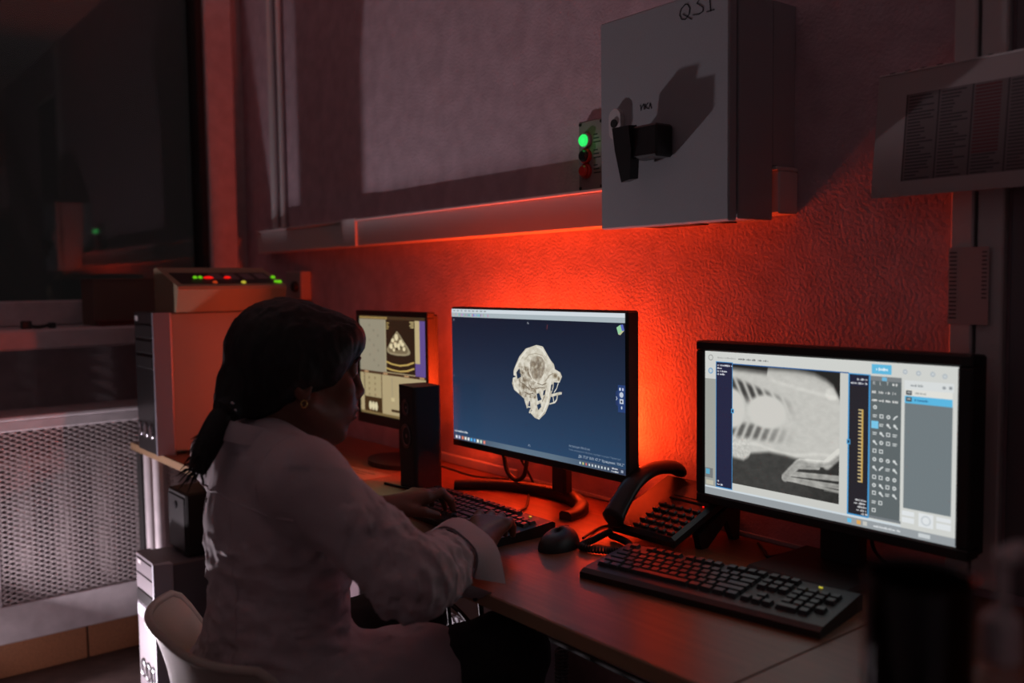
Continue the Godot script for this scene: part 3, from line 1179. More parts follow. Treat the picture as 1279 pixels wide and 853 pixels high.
	paint_text(im, "L", 12, 360, 10, Color8(190, 196, 210))
	paint_text(im, "PS", 628, 660, 11, Color8(205, 210, 220))
	paint_scribble(im, 8, 660, 120, 11, Color8(205, 212, 218))
	# view cube
	paint_poly(im, [[1229, 62], [1252, 50], [1262, 76], [1240, 92]], Color8(150, 205, 160))
	paint_poly(im, [[1252, 50], [1268, 48], [1276, 74], [1262, 76]], Color8(90, 104, 186))
	paint_poly(im, [[1240, 92], [1262, 76], [1276, 74], [1252, 94]], Color8(188, 190, 150))
	# side panel
	paint_rect(im, 1236, 310, 1280, 428, Color8(42, 66, 118))
	paint_poly(im, [[1222, 340], [1236, 332], [1236, 404], [1222, 396]], Color8(38, 56, 100))
	paint_rect(im, 1244, 322, 1253, 334, Color8(214, 224, 240))
	paint_rect(im, 1261, 322, 1270, 334, Color8(190, 196, 226))
	paint_disc(im, 1257, 352, 12, 12, Color8(190, 198, 214))
	paint_rect(im, 1246, 370, 1269, 391, Color8(190, 198, 214))
	paint_disc(im, 1257, 381, 5, 5, Color8(30, 40, 60))
	paint_disc(im, 1258, 408, 4, 7, Color8(196, 208, 226))
	paint_line(im, [[1226, 362], [1231, 369], [1226, 376]], 3, Color8(190, 200, 210))
	# task bar
	for x in 1280:
		paint_rect(im, x, 673, x + 1, 700, Color8(52, 62, 86).lerp(Color8(92, 112, 130), clampf(sin(x / 1280.0 * PI) * 1.1, 0, 1)))
	var icons := [[18, 205, 208, 222], [44, 170, 176, 205], [74, 205, 120, 96], [100, 205, 205, 196], [126, 200, 206, 212], [152, 70, 160, 215], [180, 74, 140, 205], [208, 220, 226, 210], [236, 170, 190, 176], [264, 206, 120, 104]]
	for q in icons:
		paint_rect(im, q[0], 678, q[0] + 18, 695, Color8(q[1], q[2], q[3]))
		paint_rect(im, q[0] + 5, 682, q[0] + 13, 691, Color8(mini(q[1] + 30, 240), mini(q[2] + 30, 240), mini(q[3] + 30, 240)))
	for k in 10:
		paint_rect(im, 990 + k * 20, 681, 990 + k * 20 + 9, 692, [Color8(196, 206, 210), Color8(196, 200, 120), Color8(208, 110, 104)][k % 3 if k < 4 else 0])
	paint_scribble(im, 1198, 684, 36, 8, Color8(210, 214, 220))
	paint_scribble(im, 1194, 697, 44, 8, Color8(210, 214, 220))
	paint_rect(im, 1252, 680, 1266, 692, Color8(150, 160, 178))
	paint_text(im, "Активация Windows", 919, 622, 11, Color8(160, 170, 186))
	paint_text(im, "Чтобы активировать Windows, перейдите в раздел \"Параметры\".", 919, 638, 8, Color8(140, 152, 170))
	paint_text(im, "ДА: 77,0° В/Н: 47,1° Вращение: 104,2°", 1272, 662, 12, Color8(224, 228, 234), true)
	return im

func along(pts: Array, x: float) -> float:
	for k in pts.size() - 1:
		if x <= pts[k + 1][0]:
			return lerpf(pts[k][1], pts[k + 1][1], clampf((x - pts[k][0]) / float(pts[k + 1][0] - pts[k][0]), 0, 1))
	return pts[-1][1]

func picture_xray() -> Image:
	var im := Image.create(1024, 588, false, Image.FORMAT_RGB8)
	im.fill(Color8(206, 208, 204))
	paint_rect(im, 0, 112, 54, 560, Color8(158, 160, 154))
	paint_rect(im, 0, 480, 40, 520, Color8(120, 122, 122))
	paint_rect(im, 4, 484, 24, 506, Color8(96, 168, 196))
	paint_rect(im, 6, 530, 42, 548, Color8(190, 186, 170))
	paint_rect(im, 54, 40, 138, 556, Color8(70, 140, 196))
	paint_rect(im, 57, 43, 134, 549, Color8(38, 40, 66))
	paint_rect(im, 137, 44, 640, 552, Color8(200, 201, 196))
	paint_rect(im, 137, 44, 640, 48, Color8(44, 92, 150))
	# the radiograph, pixel by pixel
	var f := FastNoiseLite.new()
	f.seed = 21
	f.frequency = 0.02
	f.fractal_octaves = 4
	var lowers := [[137, 420], [190, 424], [214, 408], [225, 392], [307, 376], [380, 378], [424, 384], [513, 388], [560, 378], [606, 344]]
	var uppers := [[137, 56], [296, 62], [304, 46], [420, 46], [502, 54], [550, 72], [580, 92], [606, 136]]
	for y in range(48, 524):
		for x in range(137, 606):
			var n := f.get_noise_2d(x, y * 1.5)
			var u := float(x)
			var w := float(y)
			var lower := along(lowers, u)
			var upper := along(uppers, u)
			var body := smoothstep(upper - 8.0, upper + 22.0, w) * (1.0 - smoothstep(lower - 12.0, lower + 10.0, w))
			var g := 0.25 - 0.06 * clampf((u - 400.0) / 200.0, 0, 1) + n * 0.03
			if w < upper:
				g = 0.15
			var tissue := 0.76 + 0.03 * n
			# lungs with ribs above and below the heart
			var upl := smoothstep(86.0, 112.0, w - 0.26 * (u - 137.0)) * (1.0 - smoothstep(140.0, 200.0, w - 0.22 * (u - 137.0))) * (1.0 - smoothstep(220.0, 460.0, u))
			var lol := smoothstep(262.0, 290.0, w) * (1.0 - smoothstep(318.0, 346.0, w)) * (1.0 - smoothstep(220.0, 450.0, u))
			var rib := 0.5 + 0.5 * sin((u - 0.5 * (w - 130.0)) * 0.165)
			var rib2 := 0.5 + 0.5 * sin((u + 0.45 * (w - 300.0)) * 0.165)
			tissue -= upl * (0.50 * (1.0 - 0.85 * pow(rib, 1.4)))
			tissue -= lol * (0.38 * (1.0 - 0.85 * pow(rib2, 1.4)))
			var heart := 1.0 - smoothstep(0.80, 1.10, Vector2((u - 298.0) / 96.0, (w - 220.0) / 68.0).length())
			var heart2 := 1.0 - smoothstep(0.80, 1.1, Vector2((u - 137.0) / 62.0, (w - 222.0) / 84.0).length())
			tissue = lerpf(tissue, 0.80, maxf(heart, heart2))
			tissue += 0.05 * (1.0 - smoothstep(0.0, 12.0, absf(w - (362.0 + 10.0 * sin(u * 0.02)))))
			tissue -= 0.10 * (1.0 - smoothstep(upper, upper + 40.0, w)) * smoothstep(300.0, 306.0, u)
			tissue -= 0.22 * (1.0 - smoothstep(upper, upper + 30.0, w)) * (1.0 - smoothstep(296.0, 302.0, u))
			# spine and hip, a little brighter than the flesh
			tissue += 0.045 * (1.0 - smoothstep(0.0, 14.0, absf(w - (96.0 + 0.16 * (u - 300.0))))) * smoothstep(300.0, 330.0, u)
			tissue += 0.05 * (1.0 - smoothstep(18.0, 30.0, Vector2(u - 572.0, w - 128.0).length()))
			if u < 216.0 and w > 330.0:
				tissue += 0.08 * f.get_noise_2d(u * 3.0, w * 3.0)
			g = lerpf(g, clampf(tissue, 0.1, 0.86), body)
			# foreleg: soft bands, brighter where bones overlap
			var leg := 0.0
			for bn in [[380, 462, 440, 398, 17], [447, 392, 560, 384, 15], [555, 386, 606, 338, 20], [376, 466, 606, 460, 10], [396, 444, 606, 430, 11], [420, 414, 520, 402, 10], [420, 470, 606, 478, 5]]:
				var a := Vector2(bn[0], bn[1])
				var b := Vector2(bn[2], bn[3])
				var p := Vector2(u, w)
				var tt := clampf((p - a).dot(b - a) / (b - a).length_squared(), 0, 1)
				var dd: float = p.distance_to(a.lerp(b, tt)) / bn[4]
				leg = maxf(leg, (0.50 + 0.05 * smoothstep(0.35, 0.8, dd)) * (1.0 - smoothstep(0.6, 1.35, dd)))
			if leg > 0.0 and u > 365.0:
				g = clampf(maxf(g, g * 0.5 + leg + 0.10 * n), 0.0, 0.84)
			if u > 545 and w > 476 and w < 486:
				g = maxf(g, 0.38)
			im.set_pixel(x, y, Color(g * 1.0, g * 0.995, g * 0.965))
	# ruler column
	paint_rect(im, 638, 46, 722, 552, Color8(70, 150, 206))
	paint_rect(im, 643, 50, 716, 547, Color8(40, 38, 44))
	paint_rect(im, 643, 50, 716, 90, Color8(36, 38, 58))
	paint_rect(im, 690, 171, 697, 430, Color8(196, 160, 84))
	for k in 21:
		paint_rect(im, 678, 171 + k * 12.7, 692, 171 + k * 12.7 + 5, Color8(196, 176, 130))
	paint_rect(im, 634, 282, 648, 300, Color8(80, 160, 210))
	paint_rect(im, 638, 286, 645, 296, Color8(34, 52, 80))
	paint_rect(im, 130, 225, 144, 243, Color8(80, 160, 210))
	paint_rect(im, 134, 229, 141, 239, Color8(34, 52, 80))
	# tool column
	paint_rect(im, 722, 50, 834, 549, Color8(94, 102, 104))
	paint_rect(im, 722, 50, 834, 66, Color8(124, 128, 130))
	paint_rect(im, 764, 52, 782, 65, Color8(112, 180, 214))
	paint_rect(im, 722, 540, 838, 549, Color8(118, 124, 128))
	paint_rect(im, 726, 9, 798, 42, Color8(96, 182, 220))
	paint_scribble(im, 742, 31, 40, 11, Color8(226, 240, 246))
	for k in 4:
		if k < 3:
			paint_text(im, ["R", "L", "T"][k], 732 + k * 24, 80, 12, Color8(226, 226, 224))
		else:
			paint_scribble(im, 802, 80, 18, 9, Color8(226, 226, 224))
		paint_scribble(im, 728 + k * 25, 110, 16, 9, Color8(222, 222, 220))
		paint_scribble(im, 728 + k * 25, 138, 19, 8, Color8(222, 222, 220))
	var rng := RandomNumberGenerator.new()
	rng.seed = 12
	for r in [[158, 1], [188, 4], [218, 4], [249, 4], [280, 4], [310, 2], [340, 4], [370, 4], [402, 4], [431, 4], [458, 4], [490, 2], [519, 1]]:
		for k in r[1]:
			var x: float = 740 + k * 24.5
			var y: float = r[0]
			var c := Color8(212, 216, 216)
			match rng.randi() % 5:
				0:
					paint_rect(im, x - 7, y - 7, x + 7, y + 7, c)
					paint_rect(im, x - 4, y - 4, x + 4, y + 4, Color8(94, 102, 104))
				1:
					paint_disc(im, x, y, 7, 7, c)
					paint_disc(im, x, y, 3, 3, Color8(94, 102, 104))
				2:
					paint_line(im, [[x - 6, y + 6], [x, y - 2], [x + 6, y - 6]], 4, c)
				3:
					paint_disc(im, x - 2, y - 2, 5, 5, c)
					paint_line(im, [[x + 1, y + 1], [x + 7, y + 7]], 4, c)
				_:
					paint_rect(im, x - 8, y - 4, x + 8, y - 1, c)
					paint_rect(im, x - 8, y + 2, x + 6, y + 5, c)
	paint_rect(im, 727, 206, 753, 232, Color8(120, 196, 230))
	# list column
	paint_rect(im, 844, 56, 1010, 86, Color8(214, 218, 218))
	paint_scribble(im, 866, 76, 40, 8, Color8(130, 136, 140))
	paint_disc(im, 978, 72, 6, 5, Color8(150, 156, 160))
	paint_rect(im, 994, 66, 1004, 76, Color8(140, 146, 150))
	paint_rect(im, 846, 86, 1006, 108, Color8(222, 222, 216))
	paint_rect(im, 846, 108, 1006, 133, Color8(92, 182, 224))
	paint_scribble(im, 880, 101, 40, 7, Color8(160, 162, 158))
	paint_scribble(im, 880, 125, 44, 8, Color8(40, 96, 140))
	for y in [90, 112]:
		paint_rect(im, 850, y, 870, y + 15, Color8(70, 76, 80))
		paint_rect(im, 854, y + 4, 866, y + 9, Color8(170, 174, 174))
	paint_rect(im, 846, 133, 1007, 491, Color8(112, 122, 126))
	for q in [[842, 500, 885, 516], [842, 522, 885, 540], [960, 500, 1008, 514], [960, 520, 1008, 540], [900, 498, 950, 544]]:
		paint_rect(im, q[0], q[1], q[2], q[3], Color8(222, 226, 228))
	paint_disc(im, 925, 521, 17, 17, Color8(196, 202, 206))
	paint_disc(im, 925, 521, 12, 12, Color8(222, 226, 228))
	# top strip
	paint_scribble(im, 62, 28, 90, 7, Color8(170, 172, 170))
	paint_scribble(im, 164, 29, 80, 8, Color8(110, 112, 112))
	paint_scribble(im, 256, 29, 48, 8, Color8(110, 112, 112))
	paint_disc(im, 28, 26, 12, 12, Color8(150, 152, 150))
	paint_disc(im, 28, 26, 9, 9, Color8(206, 208, 204))
	paint_disc(im, 28, 80, 12, 12, Color8(118, 160, 196))
	paint_disc(im, 28, 80, 8, 8, Color8(190, 202, 208))
	for q in [[846, 28], [892, 30], [940, 30], [980, 34]]:
		paint_disc(im, q[0], q[1], 8, 8, Color8(166, 176, 186))
		paint_disc(im, q[0], q[1], 5, 5, Color8(200, 206, 208))
	for k in 4:
		paint_scribble(im, 61, 59 + k * 12, [70, 20, 50, 38][k], 8, Color8(214, 216, 224))
	paint_scribble(im, 62, 530, 9, 7, Color8(214, 216, 224))
	paint_scribble(im, 62, 544, 24, 8, Color8(214, 216, 224))
	paint_scribble(im, 672, 70, 40, 8, Color8(214, 216, 220))
	paint_scribble(im, 648, 84, 64, 8, Color8(214, 216, 220))
	for k in 5:
		paint_scribble(im, 713 - [44, 48, 34, 38, 20][k], 498 + k * 12, [44, 48, 34, 38, 20][k], 8, Color8(206, 206, 208))
	paint_rect(im, 0, 560, 1024, 588, Color8(150, 156, 160))
	paint_rect(im, 0, 553, 838, 560, Color8(204, 214, 220))
	for q in [[640, 96, 182, 220], [676, 216, 164, 92], [700, 196, 196, 190]]:
		paint_rect(im, q[0], 566, q[0] + 16, 581, Color8(q[1], q[2], q[3]))
	paint_scribble(im, 740, 579, 96, 8, Color8(220, 224, 226))
	paint_rect(im, 900, 566, 940, 580, Color8(200, 206, 208))
	return im

func picture_slices() -> Image:
	var im := Image.create(600, 480, false, Image.FORMAT_RGB8)
	im.fill(Color8(176, 160, 122))
	paint_rect(im, 0, 0, 600, 15, Color8(66, 50, 32))
	for k in 14:
		paint_rect(im, 4 + k * 19, 3, 16 + k * 19, 13, Color8(176, 150, 90))
	paint_rect(im, 0, 15, 249, 268, Color8(148, 142, 122))
	for k in 9:
		paint_rect(im, 90 + (k % 3) * 40, 40 + k * 24, 104 + (k % 3) * 40, 52 + k * 24, Color8(132, 126, 108))
	paint_rect(im, 244, 15, 252, 268, Color8(170, 160, 130))
	paint_rect(im, 252, 15, 506, 264, Color8(42, 30, 20))
	# the slice: a pale pear shape with bright bone inside
	paint_poly(im, [[351, 66], [378, 84], [412, 112], [448, 140], [466, 160], [460, 172], [420, 180], [350, 182], [290, 178], [262, 168], [258, 156], [284, 128], [318, 92]], Color8(150, 138, 108))
	paint_poly(im, [[351, 74], [376, 92], [410, 122], [448, 156], [430, 170], [350, 172], [280, 168], [270, 156], [300, 116], [330, 86]], Color8(118, 104, 78))
	for q in [[346, 96, 16, 16], [314, 112, 14, 10], [384, 116, 14, 10], [300, 140, 18, 12], [336, 132, 14, 14], [366, 138, 16, 16], [398, 128, 16, 10], [412, 148, 12, 10], [322, 156, 10, 8]]:
		paint_disc(im, q[0], q[1], q[2], q[3], Color8(222, 208, 168))
	for q in [[318, 138, 8, 6], [384, 140, 8, 7], [350, 150, 12, 6]]:
		paint_disc(im, q[0], q[1], q[2], q[3], Color8(64, 52, 34))
	paint_line(im, [[254, 215], [300, 224], [373, 228], [440, 220], [494, 206]], 7, Color8(190, 162, 92))
	paint_line(im, [[254, 246], [300, 252], [373, 255], [440, 248], [494, 234]], 7, Color8(190, 162, 92))
	for k in 4:
		paint_rect(im, 258, 28 + k * 9, 282 - (k % 2) * 8, 33 + k * 9, Color8(170, 148, 92))
		paint_rect(im, 462 + (k % 2) * 8, 20 + k * 8, 500, 25 + k * 8, Color8(188, 170, 120))
	paint_rect(im, 506, 15, 546, 210, Color8(190, 172, 128))
	paint_rect(im, 546, 15, 600, 268, Color8(98, 78, 142))
	paint_rect(im, 506, 210, 546, 268, Color8(98, 78, 142))
	paint_rect(im, 0, 268, 600, 280, Color8(66, 46, 30))
	for q in [40, 220, 410, 540]:
		paint_rect(im, q, 270, q + 40, 278, Color8(176, 140, 100))
	paint_rect(im, 0, 280, 200, 400, Color8(170, 156, 118))
	paint_rect(im, 36, 280, 42, 480, Color8(60, 44, 26))
	for r in 4:
		for k in 2:
			paint_rect(im, 80 + k * 56, 296 + r * 28, 90 + k * 56, 308 + r * 28, Color8(124, 108, 78))
	paint_rect(im, 200, 280, 207, 480, Color8(84, 66, 42))
	paint_rect(im, 42, 396, 200, 470, Color8(62, 46, 26))
	for k in 3:
		paint_disc(im, 92 + k * 28, 440, 14, 22, Color8(216, 206, 168))
	paint_rect(im, 296, 290, 304, 400, Color8(160, 148, 118))
	paint_rect(im, 290, 384, 320, 402, Color8(202, 186, 142))
	paint_rect(im, 290, 440, 600, 452, Color8(64, 48, 30))
	paint_rect(im, 0, 468, 600, 480, Color8(120, 102, 66))
	return im

# ------------------------------------------------------------------ monitors
func monitors() -> void:
	# middle: wide, thin frame, curved foot
	var t := thing("monitor", "wide thin-framed monitor showing a skull on a dark blue background", "monitor", Vector3(-1.65, 0.74, 0.12))
	var g := Geo.new()
	g.span(Vector3(-1.969, 0.853, 0.163), Vector3(-1.331, 1.217, 0.199), 0.004)
	put("housing", g, M.black_plastic, t)
	g = Geo.new()
	g.span(Vector3(-1.966, 0.8545, 0.1988), Vector3(-1.334, 0.8705, 0.2008), 0.0008)
	put("chin", g, M.black_satin, t)
	g = Geo.new()
	g.span(Vector3(-1.88, 0.95, 0.1405), Vector3(-1.42, 1.12, 0.164), 0.01)
	put("back_cover", g, M.black_plastic, t)
	g = Geo.new()
	g.screen(Vector3(-1.964, 1.212, 0.2002), Vector3(-1.337, 1.212, 0.2002), Vector3(-1.337, 0.871, 0.2002), Vector3(-1.964, 0.871, 0.2002), Vector3.BACK)
	put("screen", g, screen_material("skull_screen", picture_skull(), 1.0), t)
	g = Geo.new()
	g.span(Vector3(-1.672, 0.765, 0.088), Vector3(-1.622, 1.0, 0.118), 0.006)
	g.span(Vector3(-1.672, 0.97, 0.10), Vector3(-1.622, 1.03, 0.142), 0.004)
	put("neck", g, M.black_plastic, t)
	var arc := curve([Vector3(-1.955, 0.7505, 0.205), Vector3(-1.87, 0.752, 0.125), Vector3(-1.75, 0.754, 0.088), Vector3(-1.647, 0.756, 0.085), Vector3(-1.57, 0.753, 0.112), Vector3(-1.535, 0.7505, 0.155), Vector3(-1.523, 0.7502, 0.205)], 7)
	g = Geo.new()
	var rows_ := []
	for k in arc.size():
		var a: Vector3 = arc[maxi(k - 1, 0)]
		var b: Vector3 = arc[mini(k + 1, arc.size() - 1)]
		var side := (b - a).cross(Vector3.UP).normalized() * 0.017
		var p: Vector3 = arc[k]
		var hh := p.y - 0.7403
		rows_.append([p + side + Vector3(0, hh * 0.4, 0), p + side * 0.6 + Vector3(0, hh, 0), p - side * 0.6 + Vector3(0, hh, 0), p - side + Vector3(0, hh * 0.4, 0), p - side - Vector3(0, hh, 0), p + side - Vector3(0, hh, 0)])
	g.rows(rows_, true)
	g.face(rows_[0].duplicate(), arc[0] - arc[1])
	g.face(rows_[-1].duplicate(), arc[-1] - arc[-2])
	put("foot", g, M.black_plastic, t)
	area("skull_screen_light", Vector3(-1.65, 1.04, 0.206), Vector2(0.62, 0.34), Color(0.36, 0.46, 0.60), 0.026)
	# right: thick black frame, flat square base
	t = thing("monitor", "thick-framed black monitor showing a bright animal radiograph", "monitor", Vector3(-0.93, 0.74, 0.1))
	g = Geo.new()
	var fr := [[-1.214, 1.137, -0.662, 1.157], [-1.214, 0.828, -0.662, 0.847], [-1.214, 0.847, -1.193, 1.137], [-0.685, 0.847, -0.662, 1.137]]
	for q in fr:
		g = Geo.new()
		g.span(Vector3(q[0], q[1], 0.088), Vector3(q[2], q[3], 0.1235), 0.003)
		put("bezel", g, M.black_plastic, t)
	g = Geo.new()
	g.span(Vector3(-1.212, 0.83, 0.066), Vector3(-0.664, 1.155, 0.118), 0.004)
	put("housing", g, M.black_plastic, t)
	g = Geo.new()
	g.screen(Vector3(-1.193, 1.137, 0.1185), Vector3(-0.685, 1.137, 0.1185), Vector3(-0.685, 0.847, 0.1185), Vector3(-1.193, 0.847, 0.1185), Vector3.BACK)
	put("screen", g, screen_material("radiograph_screen", picture_xray(), 1.0), t)
	g = Geo.new()
	g.span(Vector3(-0.965, 0.752, 0.032), Vector3(-0.885, 0.96, 0.067), 0.005)
	put("neck", g, M.black_plastic, t)
	g = Geo.new()
	g.span(Vector3(-1.03, 0.7403, 0.010), Vector3(-0.825, 0.756, 0.205), 0.006)
	put("base", g, M.black_plastic, t)
	area("radiograph_screen_light", Vector3(-0.94, 0.992, 0.126), Vector2(0.5, 0.29), Color(0.82, 0.86, 0.90), 0.006)
	# left: small, squarish, yellowish picture
	t = thing("monitor", "small squarish monitor with yellowish scan slices beside the person's face", "monitor", Vector3(-2.34, 0.74, 0.13))
	var x0 := -2.5255
	var x1 := -2.1495
	for q in [[x0 - 0.014, 1.182, x1 + 0.014, 1.198], [x0 - 0.014, 0.850, x1 + 0.014, 0.8805], [x0 - 0.014, 0.8805, x0, 1.182], [x1, 0.8805, x1 + 0.014, 1.182]]:
		g = Geo.new()
		g.span(Vector3(q[0], q[1], 0.138), Vector3(q[2], q[3], 0.164), 0.002)
		put("bezel", g, M.black_plastic, t)
	g = Geo.new()
	g.span(Vector3(x0 - 0.008, 0.857, 0.122), Vector3(x1 + 0.008, 1.191, 0.158), 0.004)
	put("housing", g, M.black_plastic, t)
	g = Geo.new()
	g.screen(Vector3(x0, 1.182, 0.1592), Vector3(x1, 1.182, 0.1592), Vector3(x1, 0.8805, 0.1592), Vector3(x0, 0.8805, 0.1592), Vector3.BACK)
	put("screen", g, screen_material("slice_screen", picture_slices(), 0.95), t)
	g = Geo.new()
	g.span(Vector3(-2.26, 0.861, 0.1642), Vector3(-2.19, 0.869, 0.1655), 0.0)
	put("badge", g, M.chrome, t, true, "silver badge strip")
	g = Geo.new()
	g.span(Vector3(-2.37, 0.752, 0.085), Vector3(-2.30, 0.95, 0.1225), 0.005)
	put("neck", g, M.black_plastic, t)
	g = Geo.new()
	var oval := PackedVector2Array()
	for q in 28:
		oval.append(Vector2(cos(TAU * q / 28) * 0.125, sin(TAU * q / 28) * 0.095))
	g.prism(oval, 0.0, 0.014, Transform3D(Basis(Vector3.RIGHT, -PI / 2), Vector3(-2.335, 0.7403, 0.13)))
	put("base", g, M.black_plastic, t)
	area("slice_screen_light", Vector3(-2.3375, 1.031, 0.167), Vector2(0.37, 0.30), Color(0.72, 0.66, 0.50), 0.035)

func area(called: String, at: Vector3, size: Vector2, c: Color, e: float) -> void:
	var l := AreaLight3D.new()
	l.name = called
	l.area_size = size
	l.transform = Transform3D(Basis(Vector3.UP, PI), at)
	l.light_color = c
	l.light_energy = e
	l.area_range = 8.0
	l.shadow_enabled = true
	add_child(l)


# ------------------------------------------------------------------ things on the desk
func key_mesh(w: float, d: float) -> ArrayMesh:
	var id := "%d_%d" % [int(w * 1e5), int(d * 1e5)]
	if not shared.has(id):
		var g := Geo.new()
		var lo := Vector2(w / 2, d / 2)
		var hi := Vector2(w / 2 - 0.0024, d / 2 - 0.0026)
		var ring := func(q: Vector2, y: float, dz: float) -> Array:
			return [Vector3(-q.x, y, -q.y + dz), Vector3(q.x, y, -q.y + dz), Vector3(q.x, y, q.y + dz), Vector3(-q.x, y, q.y + dz)]
		var a: Array = ring.call(lo, 0.0, 0.0)
		var b: Array = ring.call(hi, 0.0075, -0.0006)
		for k in 4:
			g.face([a[k], a[(k + 1) % 4], b[(k + 1) % 4], b[k]], (a[k] + a[(k + 1) % 4]) * Vector3(1, 0, 1))
		g.face(b, Vector3.UP)
		shared[id] = g.mesh()
	return shared[id]

func keyboard(label: String, at: Vector3, turn: float, led: String) -> Node3D:
	var t := thing("keyboard", label, "keyboard", at)
	t.rotation.y = turn
	var g := Geo.new()
	# wedge body: front low, back high; local x along the keys, z towards the user
	var pr := PackedVector2Array([Vector2(-0.081, 0.0), Vector2(-0.081, 0.024), Vector2(-0.074, 0.028), Vector2(0.072, 0.0165), Vector2(0.083, 0.011), Vector2(0.083, 0.0)])
	g.prism(pr, -0.2265, 0.2265, Transform3D(Basis(Vector3(0, 0, 1), Vector3(0, 1, 0), Vector3(-1, 0, 0)), Vector3.ZERO))
	put("body", g, M.black_plastic, t, false)
	var u := 0.0188
	var rows_ := [
		[-0.060, [[0, 1], [2, 4], [6.5, 4], [11, 4]], [[15.25, 3]], []],
		[-0.034, [[0, 13], [13, 1, 2.0]], [[15.25, 3]], [[18.5, 4]]],
		[-0.015, [[0, 1, 1.5], [1.5, 12], [13.5, 1, 1.5]], [[15.25, 3]], [[18.5, 3], [21.5, 1]]],
		[0.004, [[0, 1, 1.75], [1.75, 11], [12.75, 1, 2.25]], [], [[18.5, 3]]],
		[0.023, [[0, 1, 2.25], [2.25, 10], [12.25, 1, 2.75]], [[16.25, 1]], [[18.5, 3], [21.5, 1]]],
		[0.042, [[0, 1, 1.25], [1.25, 1, 1.25], [2.5, 1, 1.25], [3.75, 1, 6.25], [10, 1, 1.25], [11.25, 1, 1.25], [12.5, 1, 1.25], [13.75, 1, 1.25]], [[15.25, 3]], [[18.5, 1, 2.0], [20.5, 1]]],
	]
	for r in rows_:
		var z: float = r[0]
		var y: float = 0.0222 - (z - 0.0) * 0.0788 - 0.001
		for blk in [r[1], r[2], r[3]]:
			for q in blk:
				for k in q[1]:
					var w: float = q[2] if q.size() > 2 else 1.0
					var x: float = (q[0] + k + w / 2.0) * u - 0.2115
					var m := put("key", key_mesh(w * u - 0.0016, 0.0172), M.key_black, t, false)
					m.position = Vector3(x, y, z)
					m.rotation.x = 0.0788
	g = Geo.new()
	g.box(Vector3(0.165, 0.0285, -0.062), Vector3(0.006, 0.002, 0.003), 0.0)
	put("status_led", g, M[led], t, false)
	for x in [-0.19, 0.19]:
		g = Geo.new()
		g.box(Vector3(x, 0.0265, -0.074), Vector3(0.03, 0.002, 0.004), 0.0005)
		put("foot_slot", g, M.black_matte, t, false)
	return t

